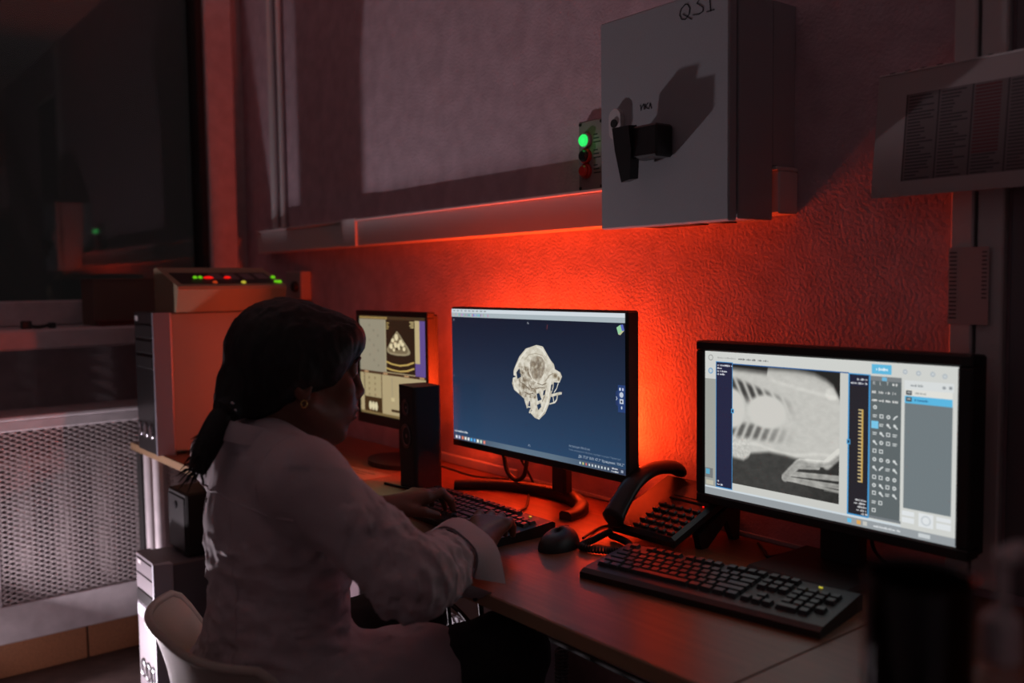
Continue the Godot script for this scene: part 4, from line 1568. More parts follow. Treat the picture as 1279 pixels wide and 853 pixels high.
func desk_things() -> void:
	var g := Geo.new()
	keyboard("black keyboard lying diagonally in front of the radiograph monitor", Vector3(-0.9975, 0.7402, 0.3345), 0.164, "led_yellow")
	keyboard("black keyboard under the person's hands before the middle monitor", Vector3(-1.682, 0.7402, 0.372), -0.02, "led_yellow")
	# mouse
	var t := thing("computer_mouse", "round black mouse on the desk right of the person's keyboard", "mouse", Vector3(-1.375, 0.7402, 0.355))
	t.rotation.y = 0.25
	g = Geo.new()
	var rr := []
	for k in 11:
		var la := PI / 2 * k / 10.0
		var ring := []
		for j in 24:
			var an := TAU * j / 24
			var ex := 0.036 * pow(cos(la), 0.7)
			var ez := 0.055 * pow(cos(la), 0.7)
			ring.append(Vector3(cos(an) * ex, 0.037 * sin(la) * (1.0 - 0.12 * sin(an)), sin(an) * ez))
		rr.append(ring)
	g.rows(rr, true)
	put("shell", g, M.black_plastic, t, false)
	g = Geo.new()
	g.lathe([Vector2(0.0, -0.003), Vector2(0.008, -0.003), Vector2(0.008, 0.003), Vector2(0.0, 0.003)], 14, Transform3D(Basis(Vector3.BACK, PI / 2), Vector3(0, 0.031, -0.028)))
	put("wheel", g, M.dark_metal, t, false)
	var mc := put("mouse_cable", Geo.new().tube(curve([Vector3(-1.36, 0.752, 0.302), Vector3(-1.40, 0.7445, 0.24), Vector3(-1.42, 0.7435, 0.19), Vector3(-1.415, 0.7435, 0.14), Vector3(-1.45, 0.7435, 0.03)], 6), 0.0028, 6), M.cable_black)
	tag(mc, "thin black mouse cable running back to the wall", "cable")
	# speaker
	t = thing("speaker", "tall black desktop speaker between the left and middle monitors", "speaker", Vector3(-2.03, 0.7402, 0.262))
	t.rotation.y = deg_to_rad(-8)
	g = Geo.new()
	var sp := PackedVector2Array()
	for q in [Vector2(1, 1), Vector2(-1, 1), Vector2(-1, -1), Vector2(1, -1)]:
		for k in 5:
			var an: float = q.angle() - PI / 4 + PI / 2 * k / 4.0
			sp.append(Vector2(q.x * 0.040 + cos(an) * 0.010, q.y * 0.030 + sin(an) * 0.010))
	sp = Geometry2D.convex_hull(sp)
	sp.resize(sp.size() - 1)
	g.prism(sp, 0.0, 0.272, Transform3D(Basis(Vector3(1, 0, 0), Vector3(0, 0, -1), Vector3(0, 1, 0)), Vector3.ZERO))
	put("cabinet", g, M.black_matte, t, false)
	for q in [[0.14, 0.026], [0.215, 0.016]]:
		var bs := Transform3D(Basis(Vector3.RIGHT, PI / 2), Vector3(0, q[0], 0.0402))
		g = Geo.new()
		g.lathe([Vector2(q[1] + 0.006, 0), Vector2(q[1] + 0.006, 0.002), Vector2(q[1], 0.003)], 24, bs)
		var rg := put("driver_ring", g, M.black_satin, t, false)
		g = Geo.new()
		g.lathe([Vector2(q[1], 0.0015), Vector2(q[1] * 0.45, -0.006), Vector2(q[1] * 0.4, -0.002), Vector2(0.0, 0.002)], 24, bs)
		put("driver_cone", g, mat("cone_copper", Color(0.56, 0.42, 0.40), 0.5) if not M.has("cone_copper") else M.cone_copper, rg, false)
	# desk telephone
	t = thing("desk_phone", "black desk telephone with its handset resting on the left side", "telephone", Vector3(-1.252, 0.7402, 0.132))
	var tilt := 0.36
	var tb := Transform3D(Basis(Vector3.RIGHT, tilt), Vector3(0, 0.018, 0.105))
	# local: z runs from the front edge backwards (negative), x to the right
	g = Geo.new()
	g.xf = tb
	g.box(Vector3(-0.012, 0.008, -0.105), Vector3(0.185, 0.026, 0.21), 0.007)
	put("body", g, M.phone_black, t, false)
	g = Geo.new()
	g.xf = tb
	g.box(Vector3(0.022, 0.022, -0.155), Vector3(0.105, 0.006, 0.06), 0.002)
	put("display_frame", g, M.phone_black, t, false)
	g = Geo.new()
	g.xf = tb
	g.box(Vector3(0.022, 0.0255, -0.155), Vector3(0.088, 0.002, 0.042), 0.0005)
	put("display_glass", g, M.phone_display, t, false)
	var km := Geo.new().box(Vector3.ZERO, Vector3(0.017, 0.006, 0.011), 0.002).mesh()
	for r in 5:
		for c in 5:
			var k := put("phone_key", km, M.phone_key, t, false)
			k.transform = tb * Transform3D(Basis.IDENTITY, Vector3(-0.026 + c * 0.0225, 0.0235, -0.018 - r * 0.0205))
	g = Geo.new()
	g.xf = tb
	g.box(Vector3(0.066, 0.0225, -0.120), Vector3(0.004, 0.003, 0.004), 0.001)
	put("message_lamp", g, M.led_red, t, false)
	for x in [-0.09, 0.07]:
		g = Geo.new()
		g.prism(PackedVector2Array([Vector2(-0.10, 0.0), Vector2(-0.105, 0.085), Vector2(-0.075, 0.078), Vector2(0.03, 0.03), Vector2(0.02, 0.0), Vector2(0.0, 0.0), Vector2(-0.06, 0.045), Vector2(-0.085, 0.0)]), -0.008, 0.008, Transform3D(Basis(Vector3(0, 0, 1), Vector3(0, 1, 0), Vector3(-1, 0, 0)), Vector3(x, 0, 0.0)))
		put("stand_leg", g, M.phone_black, t, false)
	# handset: a bent bar with two thick ends
	g = Geo.new()
	g.xf = tb
	var hp := curve([Vector3(-0.068, 0.036, 0.010), Vector3(-0.068, 0.056, -0.022), Vector3(-0.068, 0.078, -0.072), Vector3(-0.068, 0.080, -0.126), Vector3(-0.068, 0.060, -0.178), Vector3(-0.068, 0.038, -0.208)], 5)
	var hr := []
	for k in hp.size():
		var s := float(k) / (hp.size() - 1)
		var wd := 0.0245 + 0.006 * pow(absf(s - 0.5) * 2.0, 3.0)
		var ht := 0.0145 + 0.008 * pow(absf(s - 0.5) * 2.0, 3.0)
		if k == 0 or k == hp.size() - 1:
			wd *= 0.6
			ht *= 0.6
		var ring := []
		for j in 14:
			var an := TAU * j / 14
			ring.append(hp[k] + Vector3(cos(an) * wd, sin(an) * ht, 0))
		hr.append(ring)
	g.rows(hr, true)
	g.face(hr[0].duplicate(), Vector3(0, 0, 1))
	g.face(hr[-1].duplicate(), Vector3(0, 0, -1))
	put("handset", g, M.phone_black, t, false)
	# coiled cord lying in a loop
	g = Geo.new()
	var loop := curve([Vector3(-0.082, 0.022, 0.115), Vector3(-0.092, 0.010, 0.15), Vector3(-0.075, 0.008, 0.205), Vector3(-0.02, 0.008, 0.185), Vector3(0.0, 0.008, 0.145), Vector3(-0.04, 0.009, 0.115), Vector3(-0.09, 0.010, 0.108)], 14)
	var coil := []
	for k in loop.size() - 1:
		for j in 5:
			var p: Vector3 = loop[k].lerp(loop[k + 1], j / 5.0)
			var dd: Vector3 = (loop[k + 1] - loop[k]).normalized()
			var sx := dd.cross(Vector3.UP).normalized()
			var an := TAU * (k * 5 + j) / 7.0
			coil.append(p + (sx * cos(an) + dd.cross(sx) * sin(an)) * 0.0055)
	g.tube(coil, 0.0022, 5)
	put("coiled_cord", g, M.cable_black, t, false)
	# white strip of trunking at the wall, sheet on the desk, loose cables
	var st := put("white_cable_duct", Geo.new().span(Vector3(-2.45, 0.7402, 0.0085), Vector3(-1.935, 0.766, 0.022), 0.002), M.white_plastic)
	tag(st, "short white cable duct lying where desk meets wall behind the speaker", "cable duct")
	var ps := thing("paper_sheet", "printed sheet lying on the desk below the small left monitor", "paper", Vector3(-2.3, 0.7402, 0.36))
	ps.rotation.y = 0.1
	put("sheet", Geo.new().box(Vector3(0, 0.0006, 0), Vector3(0.21, 0.0008, 0.20), 0.0), mat("sheet_buff", Color(0.62, 0.50, 0.42), 0.7), ps, false)
	for k in 9:
		put("printed_line", Geo.new().box(Vector3(-0.01 - 0.01 * (k % 3), 0.0011, -0.075 + k * 0.018), Vector3(0.15 - 0.02 * (k % 3), 0.0002, 0.003), 0.0), M.ink, ps, false)
	var paths := [
		[[Vector3(-2.05, 0.79, 0.20), Vector3(-2.0, 0.755, 0.12), Vector3(-1.96, 0.745, 0.06), Vector3(-1.94, 0.7435, 0.035)], "black speaker cable looping on the desk behind the speaker"],
		[[Vector3(-1.80, 0.88, 0.142), Vector3(-1.815, 0.80, 0.08), Vector3(-1.83, 0.7455, 0.04), Vector3(-1.87, 0.7435, 0.03)], "thin black cable hanging behind the left half of middle monitor"],
		[[Vector3(-1.70, 0.88, 0.135), Vector3(-1.715, 0.81, 0.06), Vector3(-1.73, 0.7455, 0.03), Vector3(-1.70, 0.7435, 0.025)], "thick black cable hanging close to the middle monitor's neck"],
		[[Vector3(-1.62, 0.7650, 0.292), Vector3(-1.63, 0.7495, 0.27), Vector3(-1.66, 0.7435, 0.21), Vector3(-1.72, 0.7435, 0.15), Vector3(-1.76, 0.7435, 0.115)], "thin keyboard cable crossing the red-lit desk under the middle monitor"],
		[[Vector3(-2.12, 0.7435, 0.32), Vector3(-2.0, 0.7435, 0.30), Vector3(-1.87, 0.7435, 0.262), Vector3(-1.79, 0.7435, 0.238)], "thin cable lying along the desk behind the person's keyboard"],
		[[Vector3(-0.86, 0.826, 0.05), Vector3(-0.87, 0.80, 0.045), Vector3(-0.86, 0.77, 0.03), Vector3(-0.80, 0.7445, 0.03)], "black cable hanging behind the radiograph monitor"],
		[[Vector3(-1.12, 0.7435, 0.04), Vector3(-1.08, 0.7435, 0.075), Vector3(-1.05, 0.7435, 0.10), Vector3(-1.04, 0.7435, 0.03)], "black cable on the desk between telephone and monitor base"],
	]
	for q in paths:
		var c := put("cable", Geo.new().tube(curve(q[0], 7), 0.0032, 6), M.cable_black)
		tag(c, q[1], "cable")

# ------------------------------------------------------------------ left end of the desk
func left_side() -> void:
	var g := Geo.new()
	# upper computer, beige side, black front with silver cheek
	var t := thing("computer_tower", "upright computer tower on the desk, red-lit side and black front", "computer", Vector3(-3.06, 0.7402, 0.38))
	g.span(Vector3(-3.172, 0.7465, 0.14), Vector3(-2.952, 1.194, 0.60), 0.004)
	put("case", g, M.case_beige, t)
	g = Geo.new()
	g.prism(PackedVector2Array([Vector2(-3.176, 0.60), Vector2(-3.176, 0.635), Vector2(-3.165, 0.648), Vector2(-2.972, 0.648), Vector2(-2.966, 0.60)]), 0.7402, 1.1955, Transform3D(Basis(Vector3(1, 0, 0), Vector3(0, 0, 1), Vector3(0, 1, 0)), Vector3.ZERO))
	put("front_panel", g, M.black_satin, t)
	g = Geo.new()
	g.prism(PackedVector2Array([Vector2(-2.972, 0.60), Vector2(-2.972, 0.652), Vector2(-2.960, 0.652), Vector2(-2.944, 0.604), Vector2(-2.944, 0.60)]), 0.7402, 1.1965, Transform3D(Basis(Vector3(1, 0, 0), Vector3(0, 0, 1), Vector3(0, 1, 0)), Vector3.ZERO))
	put("silver_cheek", g, M.silver, t)
	for y in [1.135, 1.085, 1.035]:
		g = Geo.new()
		g.span(Vector3(-3.155, y - 0.02, 0.6478), Vector3(-2.985, y + 0.02, 0.6515), 0.002)
		put("drive_bay", g, M.black_plastic, t)
	for k in 3:
		g = Geo.new()
		g.ball(Vector3(-3.135 + 0.055 * k, 0.81, 0.6495), Vector3(0.020, 0.026, 0.008), 14, 8)
		put("button", g, M.chrome, t)
	g = Geo.new()
	g.span(Vector3(-3.155, 1.168, 0.648), Vector3(-3.125, 1.184, 0.6495), 0.0)
	put("sticker", g, M.white_plastic, t)
	for x in [-3.15, -2.975]:
		for z in [0.17, 0.56]:
			g = Geo.new()
			g.span(Vector3(x - 0.012, 0.7402, z - 0.012), Vector3(x + 0.012, 0.7465, z + 0.012), 0.001)
			put("foot", g, M.black_matte, t)
	# indicator console on top of it
	t = thing("indicator_console", "cream sloping console with red and green indicator lights on the computer", "console", Vector3(-3.02, 1.1965, 0.4))
	g = Geo.new()
	g.prism(PackedVector2Array([Vector2(-3.13, 1.1967), Vector2(-3.13, 1.338), Vector2(-3.105, 1.341), Vector2(-2.902, 1.279), Vector2(-2.899, 1.268), Vector2(-2.925, 1.1967)]), 0.225, 0.59)
	put("housing", g, M.console_cream, t)
	var dirn := Vector3(-0.203, 0.062, 0).normalized()
	var nn := Vector3(0.062, 0.203, 0).normalized()
	var bs := Basis(-dirn, nn, Vector3(0, 0, 1))
	g = Geo.new()
	g.xf = Transform3D(bs, Vector3(-2.902, 1.279, 0.4075) + dirn * 0.085 + nn * 0.0005)
	g.box(Vector3.ZERO, Vector3(0.125, 0.002, 0.325), 0.0005)
	put("panel", g, M.console_panel, t)
	for k in 4:
		g = Geo.new()
		g.xf = Transform3D(bs, Vector3(-2.902, 1.279, 0.43 - 0.052 * k) + dirn * 0.10 + nn * 0.002)
		g.box(Vector3.ZERO, Vector3(0.06, 0.002, 0.036), 0.0008)
		put("panel_button", g, M.case_grey, t)
	for q in [[0.087, 0.505, "led_green", 0.007], [0.087, 0.488, "led_green", 0.007], [0.083, 0.462, "led_red", 0.017], [0.083, 0.398, "led_red", 0.012], [0.031, 0.459, "led_orange", 0.008], [0.028, 0.364, "led_yellow", 0.008], [0.032, 0.2475, "led_green", 0.0085], [0.032, 0.235, "led_green", 0.007], [0.086, 0.236, "led_green", 0.008]]:
		g = Geo.new()
		g.xf = Transform3D(bs, Vector3(-2.902, 1.279, q[1]) + dirn * q[0] + nn * 0.003)
		g.ball(Vector3.ZERO, Vector3(0.008, 0.005, q[3]), 10, 6)
		put("led_lamp", g, M[q[2]], t)
	# computer on the floor
	t = thing("computer_tower", "light grey computer tower standing on the floor behind the chair", "computer", Vector3(-2.8, 0, 0.5))
	g = Geo.new()
	g.span(Vector3(-2.912, 0.012, 0.235), Vector3(-2.712, 0.459, 0.70), 0.004)
	put("case", g, M.case_grey, t)
	g = Geo.new()
	g.prism(PackedVector2Array([Vector2(-2.916, 0.70), Vector2(-2.916, 0.735), Vector2(-2.905, 0.746), Vector2(-2.735, 0.746), Vector2(-2.731, 0.70)]), 0.004, 0.462, Transform3D(Basis(Vector3(1, 0, 0), Vector3(0, 0, 1), Vector3(0, 1, 0)), Vector3.ZERO))
	put("front_panel", g, M.case_grey, t)
	g = Geo.new()
	g.prism(PackedVector2Array([Vector2(-2.735, 0.70), Vector2(-2.735, 0.752), Vector2(-2.722, 0.752), Vector2(-2.704, 0.706), Vector2(-2.704, 0.70)]), 0.004, 0.463, Transform3D(Basis(Vector3(1, 0, 0), Vector3(0, 0, 1), Vector3(0, 1, 0)), Vector3.ZERO))
	put("silver_cheek", g, M.case_light, t)
	for q in [[0.432, "case_grey"], [0.385, "case_grey"], [0.335, "black_satin"], [0.29, "case_light"]]:
		g = Geo.new()
		g.span(Vector3(-2.898, q[0] - 0.02, 0.7455), Vector3(-2.745, q[0] + 0.02, 0.7495), 0.002)
		put("drive_bay", g, M[q[1]], t)
	g = Geo.new()
	g.span(Vector3(-2.875, 0.437, 0.7494), Vector3(-2.845, 0.450, 0.7505), 0.0)
	put("sticker", g, M.white_plastic, t)
	for k in 3:
		g = Geo.new()
		var ringp := []
		for j in 20:
			ringp.append(Vector3(-2.862 + 0.045 * k + cos(TAU * j / 20) * 0.018, 0.11 + sin(TAU * j / 20) * 0.026, 0.747))
		g.tube(ringp, 0.005, 8, true)
		put("button_ring", g, M.chrome, t)
	for k in 13:
		if k % 5 == 4:
			continue
		g = Geo.new()
		g.span(Vector3(-2.7119, 0.428 + 0.004 * (k % 2), 0.50 - k * 0.012), Vector3(-2.7112, 0.442, 0.508 - k * 0.012), 0.0)
		put("printed_mark", g, M.ink, t)
	for x in [-2.89, -2.735]:
		for z in [0.27, 0.66]:
			g = Geo.new()
			g.span(Vector3(x - 0.012, 0.0003, z - 0.012), Vector3(x + 0.012, 0.0125, z + 0.012), 0.001)
			put("foot", g, M.black_matte, t)
	# black box on it
	t = thing("power_supply_box", "black box standing on the floor computer under the desk", "box", Vector3(-2.80, 0.459, 0.42))
	g = Geo.new()
	g.span(Vector3(-2.895, 0.4625, 0.33), Vector3(-2.735, 0.655, 0.645), 0.006)
	put("case", g, M.black_matte, t)
	g = Geo.new()
	g.span(Vector3(-2.885, 0.475, 0.6445), Vector3(-2.745, 0.64, 0.649), 0.003)
	put("front_panel", g, M.black_plastic, t)
	g = Geo.new()
	g.lathe([Vector2(0.012, 0), Vector2(0.012, 0.004), Vector2(0, 0.005)], 14, Transform3D(Basis(Vector3.RIGHT, PI / 2), Vector3(-2.815, 0.61, 0.649)))
	put("button", g, M.dark_metal, t)
	# two white heating pipes rising behind the floor computer
	for q in [[-3.232, 0.60, "left one of two white heating pipes under the desk"], [-3.135, 0.60, "right one of two white heating pipes under the desk"]]:
		var pi := put("heating_pipe", Geo.new().tube([Vector3(q[0], 0.0005, q[1]), Vector3(q[0], 0.7145, q[1])], 0.0165, 14), M.white_paint)
		tag(pi, q[2], "pipe", "heating pipes under the desk")
	# folded paper beside the upper computer
	t = thing("folded_paper", "small white folded paper on the desk behind the ponytail", "paper", Vector3(-2.83, 0.7402, 0.52))
	g = Geo.new()
	g.face([Vector3(-0.05, 0.001, -0.04), Vector3(0.05, 0.001, -0.05), Vector3(0.05, 0.001, 0.04), Vector3(-0.05, 0.001, 0.045)], Vector3.UP)
	g.face([Vector3(-0.05, 0.001, -0.04), Vector3(0.05, 0.001, -0.05), Vector3(0.04, 0.035, 0.02), Vector3(-0.05, 0.028, 0.025)], Vector3.UP)
	put("leaf", g, M.paper, t, false)

# ------------------------------------------------------------------ under the desk
func under_desk() -> void:
	var g := Geo.new()
	var t := thing("white_case", "low white metal case under the desk behind tangled cables", "case", Vector3(-2.0, 0, 0.17))
	g.span(Vector3(-2.37, 0.006, 0.11), Vector3(-1.63, 0.437, 0.27), 0.005)
	put("case", g, M.case_light, t)
	for x in [-2.2, -1.9]:
		g = Geo.new()
		g.span(Vector3(x - 0.12, 0.05, 0.269), Vector3(x + 0.12, 0.40, 0.2725), 0.002)
		put("front_panel", g, M.case_light, t)
	for x in [-2.33, -1.67]:
		g = Geo.new()
		g.span(Vector3(x - 0.02, 0.0003, 0.13), Vector3(x + 0.02, 0.0065, 0.25), 0.001)
		put("foot", g, M.black_matte, t)
	t = thing("drawer_pedestal", "dark grey drawer pedestal under the desk beyond the person's lap", "pedestal", Vector3(-2.5, 0, 0.42))
	g = Geo.new()
	g.span(Vector3(-2.66, 0.0005, 0.30), Vector3(-2.42, 0.56, 0.58), 0.004)
	put("carcass", g, M.black_matte, t)
	for k in 3:
		g = Geo.new()
		g.span(Vector3(-2.652, 0.04 + k * 0.172, 0.58), Vector3(-2.428, 0.205 + k * 0.172, 0.594), 0.002)
		var dr := put("drawer", g, M.dark_metal, t)
		g = Geo.new()
		g.span(Vector3(-2.58, 0.15 + k * 0.172, 0.594), Vector3(-2.50, 0.16 + k * 0.172, 0.606), 0.002)
		put("handle", g, M.silver, dr)
	# tangle of cables, each one a cable
	var rng := RandomNumberGenerator.new()
	rng.seed = 91
	for k in 9:
		var x := -1.98 + 0.044 * k + rng.randf_range(-0.03, 0.03)
		var zc := 0.29 + 0.016 * k
		var pts := [Vector3(x, 0.655, zc)]
		for j in 4:
			pts.append(Vector3(x + rng.randf_range(-0.15, 0.15), 0.57 - 0.10 * j + rng.randf_range(-0.06, 0.06), zc))
		pts.append(Vector3(x + rng.randf_range(-0.1, 0.1), 0.62, zc))
		var c := put("cable", Geo.new().tube(curve(pts, 8), 0.0036 + 0.0012 * (k % 3), 6), M.cable_black)
		tag(c, "black cable in the tangle under the desk behind the knees", "cable", "tangled cables under the desk")
	var coil := []
	for k in 150:
		coil.append(Vector3(-1.545 + cos(k * 0.8) * 0.014, 0.27 + k * 0.0011, 0.20 + sin(k * 0.8) * 0.014))
	var cc := put("coiled_cable", Geo.new().tube(coil, 0.0032, 6), mat("cable_grey", Color(0.34, 0.32, 0.33), 0.5))
	tag(cc, "grey coiled cable hanging under the desk near the knee", "cable")
	for q in [[0.47, 0.31, "upper horizontal black rod under the desk front"], [0.30, 0.32, "lower horizontal black rod under the desk front"]]:
		var r := put("support_rod", Geo.new().tube([Vector3(-1.62, q[0], q[1] - 0.07), Vector3(-0.82, q[0] - 0.01, q[1] - 0.07)], 0.006, 8), M.black_matte)
		tag(r, q[2], "rod", "rods under the desk")


# ------------------------------------------------------------------ chair
func chair() -> void:
	var t := thing("shell_chair", "white plastic shell chair the person sits on", "chair", Vector3(-1.48, 0, 0.87))
	var rx := 0.255
	var rz := 0.245
	var seat := 0.452
	var n := 64
	var shell := func(grow: float, drop: float) -> Array:
		var g := []
		for s in 15:
			var u := s / 14.0
			var ring := []
			for k in n:
				var ph := TAU * k / n
				var sn := sin(ph)
				var cs := cos(ph)
				var ex := signf(sn) * pow(absf(sn), 0.72)
				var ez := signf(cs) * pow(absf(cs), 0.72)
				var side := absf(wrapf(ph + 0.06, -PI, PI)) / PI     # 0 behind, 1 in front
				var rim := lerpf(0.71, seat + 0.012, smoothstep(0.29, 0.56, side))
				var rad := 1.0
				var y := rim
				if u < 0.5:
					var q := u / 0.5
					rad = 1.0 - 0.16 * q - 0.05 * sin(q * PI)
					y = lerpf(rim, seat + 0.03 * (1.0 if rim > seat + 0.05 else 0.3), pow(q, 1.15))
				else:
					var q := (u - 0.5) / 0.5
					rad = 0.84 * (1.0 - q)
					y = seat + 0.03 * pow(1.0 - q, 3.0) * (1.0 if rim > seat + 0.05 else 0.3) - 0.006 * sin(q * PI)
				ring.append(Vector3(ex * (rx + grow) * rad, y - drop * u, ez * (rz + grow) * rad))
			g.append(ring)
		return g
	var inner: Array = shell.call(-0.006, 0.0)
	var outer: Array = shell.call(0.0, 0.014)
	var g := Geo.new()
	g.rows(inner, true)
	g.rows(outer, true, false, true)
	put("seat_shell", g, M.chair_shell, t, false)
	g = Geo.new()
	var rim := []
	for k in n:
		rim.append((inner[0][k] + outer[0][k]) * 0.5)
	g.tube(rim, 0.0075, 8, true)
	put("rolled_rim", g, M.chair_shell, t, false)
	g = Geo.new()
	g.box(Vector3(0, 0.428, 0), Vector3(0.20, 0.014, 0.20), 0.003)
	put("mount_plate", g, M.dark_metal, t, false)
	for sx in [-1.0, 1.0]:
		for sz in [-1.0, 1.0]:
			g = Geo.new()
			g.tube([Vector3(sx * 0.09, 0.424, sz * 0.09), Vector3(sx * 0.20, 0.0005, sz * 0.20)], [0.016, 0.011], 10)
			put("leg", g, M.dark_metal, t, false)

# ------------------------------------------------------------------ the person
func trace(f: Field, from: Vector3, dir: Vector3) -> Vector3:
	# first place along the ray where the field turns negative
	var p := from
	for k in 300:
		var q := ((p - f.o) / f.h)
		if q.x > 1 and q.y > 1 and q.z > 1 and q.x < f.nx - 2 and q.y < f.ny - 2 and q.z < f.nz - 2:
			var a := q.floor()
			var w := q - a
			var v := 0.0
			for c in 8:
				var o := Vector3(c & 1, (c >> 1) & 1, (c >> 2) & 1)
				var i := (int(a.z + o.z) * f.ny + int(a.y + o.y)) * f.nx + int(a.x + o.x)
				v += minf(f.d[i], 0.2) * (w.x if o.x > 0.5 else 1.0 - w.x) * (w.y if o.y > 0.5 else 1.0 - w.y) * (w.z if o.z > 0.5 else 1.0 - w.z)
			if v < 0.0:
				return p
		p += dir * 0.002
	return Vector3.INF

func hand(f: Field, wrist: Vector3, d: Vector3, left: bool) -> void:
	var up := Vector3.UP
	var lf := up.cross(d).normalized()
	if left:
		lf = -lf                                  # towards the thumb
	var k0 := wrist + d * 0.088 + up * 0.020
	f.cap(wrist - d * 0.05, wrist + d * 0.01, 0.030, 0.027, 0.012)
	f.cap(wrist, k0 + lf * 0.026 - d * 0.008, 0.023, 0.0135, 0.016)
	f.cap(wrist, k0 + lf * 0.006, 0.023, 0.0145, 0.016)
	f.cap(wrist, k0 - lf * 0.014 - d * 0.004, 0.023, 0.0135, 0.016)
	f.cap(wrist, k0 - lf * 0.033 - d * 0.012, 0.021, 0.0125, 0.016)
	var off := [0.027, 0.0065, -0.0145, -0.0345]
	var lens := [0.078, 0.086, 0.080, 0.062]
	var back := [-0.008, 0.0, -0.004, -0.012]
	for k in 4:
		var a: Vector3 = k0 + lf * off[k] + d * back[k]
		var spread: Vector3 = (d + lf * off[k] * 2.2).normalized()
		var L: float = lens[k]
		var b: Vector3 = a + spread * L * 0.46 + up * (0.007 - 0.003 * k)
		var c: Vector3 = b + spread * L * 0.26 - up * L * 0.24
		var e: Vector3 = c + spread * L * 0.06 - up * L * 0.26
		f.cap(a, b, 0.0108, 0.0092, 0.006)
		f.cap(b, c, 0.0092, 0.0082, 0.004)
		f.cap(c, e, 0.0082, 0.0068, 0.004)
	var ta := wrist + d * 0.028 + lf * 0.022
	var tb := ta + d * 0.034 + lf * 0.026 - up * 0.004
	var tc := tb + d * 0.030 + lf * 0.004 - up * 0.010
	f.cap(wrist + d * 0.008 + lf * 0.008, ta, 0.019, 0.0145, 0.012)
	f.cap(ta, tb, 0.0142, 0.0112, 0.008)
	f.cap(tb, tc, 0.0108, 0.0085, 0.005)

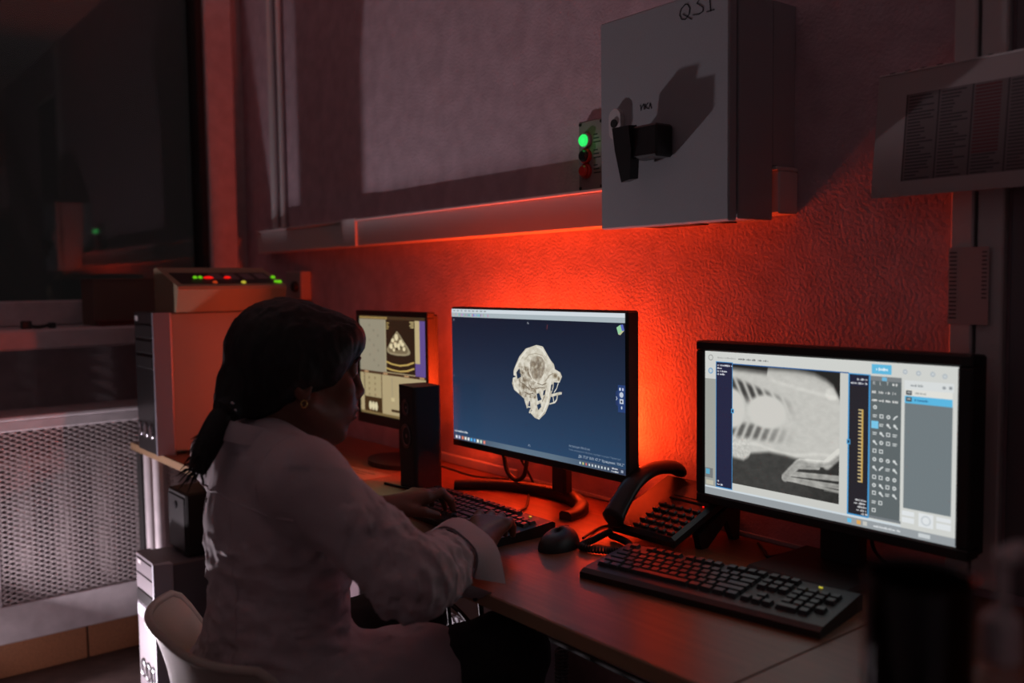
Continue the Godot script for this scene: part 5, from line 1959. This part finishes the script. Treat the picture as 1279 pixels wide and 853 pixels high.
func person() -> void:
	var t := thing("person", "seated person in a pale shirt typing, dark hair in a low ponytail", "person", Vector3(-1.5, 0.0, 0.9))
	var H := Vector3(-1.5, 1.118, 0.858)
	var hb := Basis(Vector3.UP, -0.17) * Basis(Vector3.RIGHT, -0.06)
	var at := func(x: float, y: float, z: float) -> Vector3:
		return H + hb * Vector3(x, y, z)
	var shR := Vector3(-1.345, 0.962, 0.925)
	var shL := Vector3(-1.655, 0.962, 0.925)
	var elR := Vector3(-1.19, 0.822, 0.822)
	var elL := Vector3(-1.80, 0.83, 0.80)
	var wrR := Vector3(-1.375, 0.785, 0.558)
	var wrL := Vector3(-1.70, 0.79, 0.56)
	var hipR := Vector3(-1.41, 0.56, 0.94)
	var hipL := Vector3(-1.59, 0.56, 0.94)
	var knR := Vector3(-1.285, 0.605, 0.56)
	var knL := Vector3(-1.60, 0.585, 0.57)
	var anR := Vector3(-1.30, 0.10, 0.53)
	var anL := Vector3(-1.62, 0.10, 0.56)
	# --- body: trunk and limbs, then head and hands on finer grids, in one mesh
	var g := Geo.new()
	var f := Field.new(Vector3(-1.92, 0.04, 0.40), Vector3(-1.08, 1.10, 1.10), 0.012)
	f.cap(Vector3(-1.5, 0.92, 0.895), Vector3(-1.5, 0.60, 0.905), 0.072, 0.080, 0.03)
	f.cap(shL + Vector3(0.02, 0, -0.012), shR - Vector3(0.02, 0, 0.012), 0.042, 0.042, 0.03)
	for q in [[shR, elR, wrR, hipR, knR, anR], [shL, elL, wrL, hipL, knL, anL]]:
		f.cap(q[0], q[1], 0.044, 0.036, 0.02)
		f.cap(q[1], q[2], 0.036, 0.027, 0.015)
		f.cap(q[3] - Vector3(0, 0, 0.03), q[4], 0.066, 0.05, 0.03)
		f.cap(q[4], q[5], 0.048, 0.034, 0.02)
	f.cap(Vector3(-1.5, 0.96, 0.905), at.call(0, -0.06, 0.025), 0.050, 0.05, 0.02)
	f.add_to(g)
	var hd := Field.new(H - Vector3(0.12, 0.19, 0.17), H + Vector3(0.12, 0.16, 0.14), 0.0042)
	hd.ell(at.call(0, 0.036, 0.015), Vector3(0.074, 0.086, 0.096), 0.01, hb)
	hd.ell(at.call(0, -0.035, -0.042), Vector3(0.057, 0.082, 0.056), 0.035, hb)
	hd.ell(at.call(0, -0.060, -0.035), Vector3(0.052, 0.045, 0.05), 0.02, hb)
	hd.ell(at.call(0, -0.104, -0.072), Vector3(0.022, 0.017, 0.020), 0.02, hb)
	for s in [-1.0, 1.0]:
		hd.ell(at.call(s * 0.036, -0.022, -0.074), Vector3(0.022, 0.02, 0.018), 0.02, hb)
		hd.cap(at.call(s * 0.062, -0.045, 0.0), at.call(s * 0.02, -0.10, -0.06), 0.018, 0.016, 0.025)
		hd.ell(at.call(s * 0.031, 0.010, -0.099), Vector3(0.016, 0.011, 0.013), 0.012, hb, true)
		hd.ell(at.call(s * 0.030, 0.009, -0.087), Vector3(0.0125, 0.0115, 0.0115), 0.003, hb)
		hd.ell(at.call(s * 0.077, -0.006, 0.014), Vector3(0.009, 0.030, 0.019), 0.006, hb)
		hd.ell(at.call(s * 0.084, -0.004, 0.010), Vector3(0.006, 0.017, 0.010), 0.004, hb, true)
		hd.ell(at.call(s * 0.010, -0.033, -0.107), Vector3(0.0078, 0.0062, 0.0085), 0.006, hb)
	hd.ell(at.call(0, 0.030, -0.086), Vector3(0.046, 0.012, 0.017), 0.02, hb)
	hd.cap(at.call(0, 0.014, -0.100), at.call(0, -0.028, -0.117), 0.0070, 0.0088, 0.012)
	hd.ell(at.call(0, -0.054, -0.076), Vector3(0.032, 0.034, 0.030), 0.02, hb)
	hd.ell(at.call(0, -0.060, -0.103), Vector3(0.020, 0.0065, 0.0085), 0.008, hb)
	hd.ell(at.call(0, -0.074, -0.100), Vector3(0.017, 0.0075, 0.0090), 0.006, hb)
	hd.cap(at.call(0, -0.05, 0.025), Vector3(-1.5, 0.95, 0.905), 0.050, 0.050, 0.03)
	hd.add_to(g)
	var dR := Vector3(-0.62, 0, -0.78).normalized()
	var fr := Field.new(wrR - Vector3(0.20, 0.07, 0.24), wrR + Vector3(0.10, 0.07, 0.09), 0.0033)
	hand(fr, wrR, dR, false)
	fr.cap(wrR, wrR.lerp(elR, 0.25), 0.027, 0.03, 0.01)
	fr.add_to(g)
	var dL := Vector3(0.12, 0, -0.99).normalized()
	var fl := Field.new(wrL - Vector3(0.10, 0.07, 0.26), wrL + Vector3(0.14, 0.07, 0.09), 0.0038)
	hand(fl, wrL, dL, true)
	fl.cap(wrL, wrL.lerp(elL, 0.25), 0.027, 0.03, 0.01)
	fl.add_to(g)
	put("body", g, M.skin, t)
	for s in [-1.0, 1.0]:
		g = Geo.new()
		g.ball(at.call(s * 0.030, 0.009, -0.0875), Vector3(0.0123, 0.0085, 0.0123), 14, 10)
		var ey := put("eye", g, M.eye_white, t)
		g = Geo.new()
		g.ball(at.call(s * 0.030, 0.008, -0.0958), Vector3(0.006, 0.006, 0.0045), 10, 8)
		put("iris", g, M.eye_dark, ey)
		g = Geo.new()
		g.tube(curve([at.call(s * 0.012, 0.029, -0.104), at.call(s * 0.030, 0.035, -0.103), at.call(s * 0.050, 0.028, -0.088)], 5), [0.002, 0.003, 0.0034, 0.0034, 0.0034, 0.0034, 0.003, 0.003, 0.0025, 0.002, 0.001], 6)
		put("eyebrow", g, M.hair, t)
	g = Geo.new()
	g.ball(at.call(0, -0.0605, -0.1042), Vector3(0.0190, 0.0058, 0.0082), 14, 8)
	g.ball(at.call(0, -0.0735, -0.1012), Vector3(0.0160, 0.0068, 0.0086), 14, 8)
	put("lips", g, M.lips, t)
	# --- hair: cap, side-swept front, nape and ponytail
	g = Geo.new()
	var hh := Field.new(H - Vector3(0.13, 0.18, 0.16), H + Vector3(0.13, 0.17, 0.26), 0.005)
	hh.ell(at.call(0, 0.040, 0.024), Vector3(0.087, 0.098, 0.106), 0.01, hb)
	hh.ell(at.call(0.008, 0.066, -0.052), Vector3(0.070, 0.050, 0.064), 0.03, hb)
	hh.ell(at.call(0.052, 0.034, -0.022), Vector3(0.033, 0.044, 0.046), 0.03, hb)
	hh.ell(at.call(-0.052, 0.034, -0.022), Vector3(0.033, 0.044, 0.046), 0.03, hb)
	for s in [-1.0, 1.0]:
		hh.ell(at.call(s * 0.066, 0.012, 0.034), Vector3(0.022, 0.042, 0.040), 0.02, hb)
	hh.ell(at.call(0, -0.026, 0.066), Vector3(0.060, 0.052, 0.052), 0.03, hb)
	hh.cap(at.call(0, -0.015, 0.105), Vector3(-1.5, 1.075, 0.985), 0.036, 0.026, 0.02)
	hh.ell(at.call(0, -0.030, -0.092), Vector3(0.060, 0.060, 0.050), 0.012, hb, true)
	hh.ell(at.call(0.0, -0.11, -0.05), Vector3(0.075, 0.08, 0.075), 0.015, hb, true)
	var hn := FastNoiseLite.new()
	hn.seed = 17
	hn.frequency = 1.0
	hn.fractal_octaves = 3
	hh.fold(hn, Vector3(60, 14, 30), 0.004, H - Vector3.ONE, H + Vector3.ONE)
	hh.add_to(g)
	var hair := put("hair", g, M.hair, t)
	g = Geo.new()
	var tail := curve([Vector3(-1.5, 1.082, 0.978), Vector3(-1.498, 1.058, 1.000), Vector3(-1.496, 1.028, 1.018), Vector3(-1.494, 0.998, 1.034), Vector3(-1.492, 0.972, 1.047)], 6)
	var tr := []
	for k in tail.size():
		var s := float(k) / (tail.size() - 1)
		tr.append(0.013 + 0.009 * sin(PI * clampf(s * 0.9 + 0.08, 0, 1)) if s < 0.98 else 0.012)
	g.tube(tail, tr, 14)
	var rng := RandomNumberGenerator.new()
	rng.seed = 5
	for k in 90:
		var s := rng.randf_range(0.35, 0.98)
		var p: Vector3 = tail[int(s * (tail.size() - 1))]
		var o := Vector3(rng.randf_range(-1, 1), rng.randf_range(-0.6, 0.6), rng.randf_range(-0.8, 1)).normalized() * 0.019
		var e := p + o * rng.randf_range(1.0, 1.5) + Vector3(0, -0.018, 0.012)
		g.tube([p + o * 0.4, p + o + Vector3(0, -0.008, 0.006), e], [0.0022, 0.0016, 0.0005], 4)
	put("ponytail", g, M.hair, hair)
	g = Geo.new()
	g.tube([Vector3(-1.5, 1.078, 0.980), Vector3(-1.4995, 1.070, 0.988)], 0.027, 14)
	put("hair_tie", g, M.dark_metal, hair)
	for k in 2:
		g = Geo.new()
		g.ball(Vector3(-1.476, 1.084 - 0.012 * k, 0.988 - 0.004 * k), Vector3(0.004, 0.004, 0.004), 8, 6)
		put("clip_bead", g, M.chrome, hair)
	g = Geo.new()
	var ring := []
	for k in 16:
		ring.append(at.call(0.085, -0.040 + cos(TAU * k / 16) * 0.006, 0.012 + sin(TAU * k / 16) * 0.005))
	g.tube(ring, 0.0018, 6, true)
	put("earring", g, M.gold, t)
	# --- shirt
	var sf := Field.new(Vector3(-1.93, 0.44, 0.50), Vector3(-1.07, 1.09, 1.12), 0.0072)
	sf.ell(Vector3(-1.495, 0.875, 0.908), Vector3(0.162, 0.15, 0.112), 0.03)
	sf.ell(Vector3(-1.495, 0.72, 0.908), Vector3(0.150, 0.19, 0.112), 0.05)
	sf.ell(Vector3(-1.495, 0.585, 0.918), Vector3(0.175, 0.125, 0.130), 0.05)
	for s in [-1.0, 1.0]:
		sf.ell(Vector3(-1.5 + s * 0.068, 0.855, 0.828), Vector3(0.062, 0.062, 0.058), 0.05)
		sf.cap(Vector3(-1.5 + s * 0.030, 1.010, 0.926), Vector3(-1.5 + s * 0.130, 0.970, 0.922), 0.044, 0.058, 0.03)
	sf.cap(shL, shR, 0.058, 0.058, 0.04)
	sf.cap(shR, elR, 0.065, 0.058, 0.03)
	sf.cap(elR, elR.lerp(wrR, 0.36), 0.057, 0.052, 0.03)
	sf.cap(elR.lerp(wrR, 0.10) - Vector3(0, 0.014, 0), elR.lerp(wrR, 0.33) - Vector3(0, 0.008, 0), 0.048, 0.047, 0.03)
	sf.cap(shL, elL, 0.064, 0.058, 0.03)
	sf.cap(elL, elL.lerp(wrL, 0.36), 0.058, 0.050, 0.03)
	# skirts of the coat over the thighs
	sf.cap(hipR, hipR.lerp(knR, 0.60), 0.108, 0.090, 0.04)
	sf.cap(hipL, hipL.lerp(knL, 0.46), 0.106, 0.088, 0.04)
	sf.plane_cut(Vector3(-1.4, 0.472, 0.9), Vector3.DOWN)
	var wr := FastNoiseLite.new()
	wr.seed = 41
	wr.frequency = 1.0
	wr.fractal_octaves = 2
	sf.fold(wr, Vector3(16, 26, 16), 0.004, Vector3(-1.93, 0.44, 0.50), Vector3(-1.07, 0.93, 0.90))
	sf.fold(wr, Vector3(10, 9, 12), 0.006, Vector3(-1.93, 0.44, 0.86), Vector3(-1.07, 1.00, 1.12))
	var wr2 := FastNoiseLite.new()
	wr2.seed = 52
	wr2.frequency = 1.0
	wr2.noise_type = FastNoiseLite.TYPE_SIMPLEX
	wr2.fractal_type = FastNoiseLite.FRACTAL_RIDGED
	wr2.fractal_octaves = 2
	sf.fold(wr2, Vector3(15, 11, 24), -0.007, Vector3(-1.33, 0.70, 0.58), Vector3(-1.07, 0.94, 0.92))
	sf.fold(wr2, Vector3(9, 16, 9), -0.006, Vector3(-1.93, 0.44, 0.70), Vector3(-1.33, 0.86, 1.12))
	g = Geo.new()
	sf.add_to(g)
	var shirt := put("shirt", g, M.shirt, t)
	# seams: yoke, armhole, back panels
	var seams := []
	var yoke := []
	for k in 25:
		var a := lerpf(-1.25, 1.25, k / 24.0)
		yoke.append([Vector3(-1.5 + sin(a) * 0.5, 0.935 - 0.02 * absf(sin(a)), 0.90 + cos(a) * 0.5), Vector3(-sin(a), 0, -cos(a))])
	seams.append(yoke)
	for xx in [-1.58, -1.44]:
		var pan := []
		for k in 24:
			pan.append([Vector3(xx + 0.02 * (1.0 if xx > -1.5 else -1.0) * (k / 23.0), 0.91 - 0.40 * k / 23.0, 1.4), Vector3(0, 0, -1)])
		seams.append(pan)
	var arm := []
	for k in 22:
		var a := lerpf(-0.6, 3.3, k / 21.0)
		var o := Vector3(-1.365, 0.945, 0.92)
		var dd := Vector3(0.0, cos(a - 1.2), sin(a - 1.2))
		arm.append([o + dd * 0.25, -dd])
	seams.append(arm)
	for sm in seams:
		var pts := []
		for q in sm:
			var h := trace(sf, q[0], q[1])
			if h != Vector3.INF:
				pts.append(h)
		if pts.size() > 3:
			g = Geo.new()
			g.tube(pts, 0.0024, 5)
			put("seam", g, M.shirt, shirt)
	var bt := trace(sf, Vector3(-1.565, 0.905, 1.4), Vector3(0, 0, -1))
	if bt != Vector3.INF:
		g = Geo.new()
		g.ball(bt, Vector3(0.006, 0.006, 0.003), 12, 6)
		put("button", g, M.button, shirt)
	# collar: standing band folded over
	g = Geo.new()
	var cr := []
	for r in [[0.066, 0.0], [0.062, 0.020], [0.060, 0.034], [0.066, 0.036], [0.074, 0.022], [0.080, 0.004]]:
		var rg := []
		for k in 30:
			var a := lerpf(-2.75, 2.75, k / 29.0)
			rg.append(Vector3(-1.5 + sin(a) * r[0] * 1.04, 1.000 + r[1] + 0.020 * cos(a), 0.928 + cos(a) * r[0]))
		cr.append(rg)
	g.rows(cr)
	put("collar", g, M.shirt, shirt)
	# turned-back cuffs
	for q in [[elR, wrR, 0.0], [elL, wrL, 1.0]]:
		var ax: Vector3 = (q[1] - q[0]).normalized()
		var c0: Vector3 = q[0].lerp(q[1], 0.43)
		var sx := ax.cross(Vector3.UP).normalized()
		var sy := sx.cross(ax).normalized()
		var grid := []
		for r in [[0.0, 0.054], [0.030, 0.058], [0.064, 0.062], [0.066, 0.0645], [0.032, 0.0615], [0.002, 0.058]]:
			var rg := []
			for k in 34:
				var u := k / 33.0
				var a := lerpf(-0.48, 5.56, u)
				var flare: float = 1.0 + 0.50 * pow(absf(u - 0.5) * 2.0, 5.0) * (r[0] / 0.06)
				var wob := 0.0022 * sin(a * 5.0)
				rg.append(c0 + ax * (r[0] + 0.010 * pow(absf(u - 0.5) * 2.0, 5.0)) + (sx * cos(a) + sy * sin(a)) * (r[1] * flare + wob))
			grid.append(rg)
		g = Geo.new()
		g.rows(grid)
		var cuff := put("cuff", g, M.shirt, shirt)
		g = Geo.new()
		var bp: Vector3 = grid[3][31]
		g.ball(bp.lerp(grid[4][31], 0.4) + (grid[3][31] - c0).normalized() * 0.001, Vector3(0.0048, 0.0048, 0.0048), 10, 6)
		put("button", g, M.dark_metal, cuff)
	# --- trousers and shoes
	var tf := Field.new(Vector3(-1.76, 0.06, 0.44), Vector3(-1.16, 0.74, 1.09), 0.011)
	tf.ell(Vector3(-1.5, 0.57, 0.935), Vector3(0.165, 0.10, 0.125), 0.03)
	for q in [[hipR, knR, anR], [hipL, knL, anL]]:
		tf.cap(q[0], q[1], 0.092, 0.070, 0.04)
		tf.cap(q[1], q[2], 0.068, 0.056, 0.03)
	tf.fold(wr, Vector3(12, 16, 12), 0.006, Vector3(-2, 0, 0.4), Vector3(-1, 0.8, 1.2))
	g = Geo.new()
	tf.add_to(g)
	put("trousers", g, M.trousers, t)
	for q in [anR, anL]:
		g = Geo.new()
		var foot := []
		for k in 12:
			var s := k / 11.0
			var zc: float = q.z + 0.055 - 0.245 * s
			var w := 0.036 + 0.012 * sin(PI * clampf(s * 1.1, 0, 1))
			if k == 0 or k == 11:
				w *= 0.35
			var h := lerpf(0.085, 0.042, smoothstep(0.2, 0.75, s))
			if k == 0 or k == 11:
				h *= 0.5
			var rg := []
			for j in 16:
				var a := TAU * j / 16
				rg.append(Vector3(q.x + cos(a) * w, maxf(0.002, h * 0.5 + sin(a) * h * 0.55), zc))
			foot.append(rg)
		g.rows(foot, true)
		g.face(foot[0].duplicate(), Vector3(0, 0, 1))
		g.face(foot[-1].duplicate(), Vector3(0, 0, -1))
		put("shoe", g, M.black_plastic, t)

# ------------------------------------------------------------------ right edge of the picture
func calendar_print() -> Image:
	var im := Image.create(640, 340, false, Image.FORMAT_RGB8)
	im.fill(Color8(214, 206, 206))
	var rng := RandomNumberGenerator.new()
	rng.seed = 6
	paint_rect(im, 80, 62, 640, 300, Color8(150, 140, 142))
	for c in 7:
		paint_rect(im, 80 + c * 84, 62, 80 + c * 84 + 4, 300, Color8(96, 88, 92))
	for r in 26:
		for c in 7:
			var x := 88 + c * 84
			var y := 68 + r * 9
			if c == 2 and r < 20:
				paint_rect(im, x, y, x + 62, y + 5, Color8(140, 76, 82))
			else:
				paint_rect(im, x, y, x + 30 + rng.randi() % 42, y + 4, Color8(92, 86, 90))
	return im

func right_side() -> void:
	var g := Geo.new()
	# vertical trunking
	for q in [[-0.744, -0.710, 0.030, "narrow vertical cable trunking at the right, left strip"], [-0.703, -0.664, 0.024, "narrow vertical cable trunking at the right, right strip"]]:
		var t := thing("vertical_trunking", q[3], "trunking", Vector3((q[0] + q[1]) / 2, 0.757, 0.01), "vertical trunking on the wall")
		g = Geo.new()
		g.span(Vector3(q[0], 0.757, 0.0005), Vector3(q[1], 2.94, q[2] - 0.006), 0.002)
		put("channel", g, M.white_plastic, t)
		g = Geo.new()
		g.span(Vector3(q[0] - 0.0015, 0.757, q[2] - 0.006), Vector3(q[1] + 0.0015, 2.94, q[2]), 0.0025)
		put("cover", g, M.white_plastic, t)
	var pn := thing("wall_panel", "dark wall panel right of the vertical trunking", "panel", Vector3(-0.45, 0.757, 0.01))
	g = Geo.new()
	g.span(Vector3(-0.656, 0.757, 0.0005), Vector3(-0.10, 2.6, 0.012), 0.002)
	put("board", g, M.case_grey, pn)
	g = Geo.new()
	g.span(Vector3(-0.659, 2.6, 0.0005), Vector3(-0.10, 2.63, 0.016), 0.002)
	put("trim", g, M.white_plastic, pn)
	# note taped on the trunking
	var nt := thing("printed_note", "small printed note taped on the vertical trunking under the calendar", "paper", Vector3(-0.712, 1.2, 0.031))
	g = Geo.new()
	g.span(Vector3(-0.747, 1.200, 0.0305), Vector3(-0.681, 1.328, 0.0312), 0.0)
	put("sheet", g, M.paper, nt)
	for k in 17:
		g = Geo.new()
		g.span(Vector3(-0.745, 1.318 - k * 0.0068, 0.0312), Vector3(-0.733, 1.3205 - k * 0.0068, 0.0315), 0.0)
		put("printed_line", g, M.print_grey, nt)
		if k < 12:
			g = Geo.new()
			g.span(Vector3(-0.692, 1.318 - k * 0.0068, 0.0312), Vector3(-0.684, 1.3205 - k * 0.0068, 0.0315), 0.0)
			put("printed_line", g, M.print_grey, nt)
	# calendar
	var cal := thing("wall_calendar", "wide wall calendar with a printed table and punched top edge", "calendar", Vector3(-0.66, 1.41, 0.04))
	var lean := Basis(Vector3.RIGHT, -0.115)
	var xf := Transform3D(lean, Vector3(-0.66, 1.632, 0.036))
	for k in 3:
		g = Geo.new()
		g.xf = xf
		g.box(Vector3(0.0, -0.108 + 0.002 * k, -0.0012 * k), Vector3(0.424, 0.216 - 0.004 * k, 0.0008), 0.0)
		put("page", g, M.paper, cal)
	g = Geo.new()
	g.xf = xf
	g.screen(Vector3(-0.212, -0.002, 0.0006), Vector3(0.212, -0.002, 0.0006), Vector3(0.212, -0.215, 0.0006), Vector3(-0.212, -0.215, 0.0006), Vector3.BACK)
	var pm := mat("calendar_print", Color(0.82, 0.80, 0.80), 0.8)
	pm.albedo_texture = ImageTexture.create_from_image(calendar_print())
	put("printed_page", g, pm, cal)
	g = Geo.new()
	g.xf = xf
	g.box(Vector3(0, 0.004, -0.012), Vector3(0.424, 0.003, 0.030), 0.0005, Basis(Vector3.RIGHT, 0.35))
	put("binding_strip", g, M.white_plastic, cal)
	for k in 15:
		g = Geo.new()
		g.xf = xf
		g.box(Vector3(-0.195 + k * 0.028, 0.0058, -0.011), Vector3(0.007, 0.0012, 0.008), 0.0, Basis(Vector3.RIGHT, 0.35))
		put("punched_hole", g, M.gasket, cal)
	# glassware close to the lens
	var bo := thing("tumbler", "dark smoked drinking glass blurred in the near right corner", "glass", Vector3(-0.292, 0.7402, 1.0))
	g = Geo.new()
	g.lathe([Vector2(0.0, 0.0), Vector2(0.030, 0.0), Vector2(0.033, 0.004), Vector2(0.034, 0.345), Vector2(0.035, 0.348), Vector2(0.032, 0.345), Vector2(0.030, 0.012), Vector2(0.0, 0.010)], 40)
	put("glass", g, M.smoked_glass, bo, false)
	g = Geo.new()
	g.lathe([Vector2(0.0, 0.0125), Vector2(0.0295, 0.0125), Vector2(0.0315, 0.29), Vector2(0.0, 0.29)], 40)
	put("drink", g, mat("dark_drink", Color(0.03, 0.02, 0.02), 0.1), bo, false)
	bo = thing("pump_bottle", "clear bottle with a white pump top blurred at the right edge", "bottle", Vector3(-0.262, 0.7402, 0.948))
	g = Geo.new()
	g.lathe([Vector2(0.0, 0.0), Vector2(0.020, 0.0), Vector2(0.022, 0.004), Vector2(0.022, 0.245), Vector2(0.018, 0.268), Vector2(0.011, 0.280), Vector2(0.011, 0.290)], 32)
	put("glass", g, M.clear_glass, bo, false)
	g = Geo.new()
	g.lathe([Vector2(0.0, 0.003), Vector2(0.019, 0.003), Vector2(0.0205, 0.22), Vector2(0.0, 0.22)], 32)
	put("liquid", g, mat("violet_liquid", Color(0.30, 0.24, 0.36), 0.2), bo, false)
	g = Geo.new()
	g.lathe([Vector2(0.0, 0.286), Vector2(0.0125, 0.286), Vector2(0.0130, 0.290), Vector2(0.0125, 0.312), Vector2(0.009, 0.318), Vector2(0.0, 0.319)], 24)
	put("collar", g, M.white_plastic, bo, false)
	g = Geo.new()
	g.lathe([Vector2(0.0045, 0.318), Vector2(0.0045, 0.352), Vector2(0.0, 0.352)], 16)
	put("stem", g, M.white_plastic, bo, false)
	g = Geo.new()
	g.box(Vector3(0.004, 0.357, -0.006), Vector3(0.016, 0.010, 0.034), 0.003)
	put("nozzle", g, M.white_plastic, bo, false)
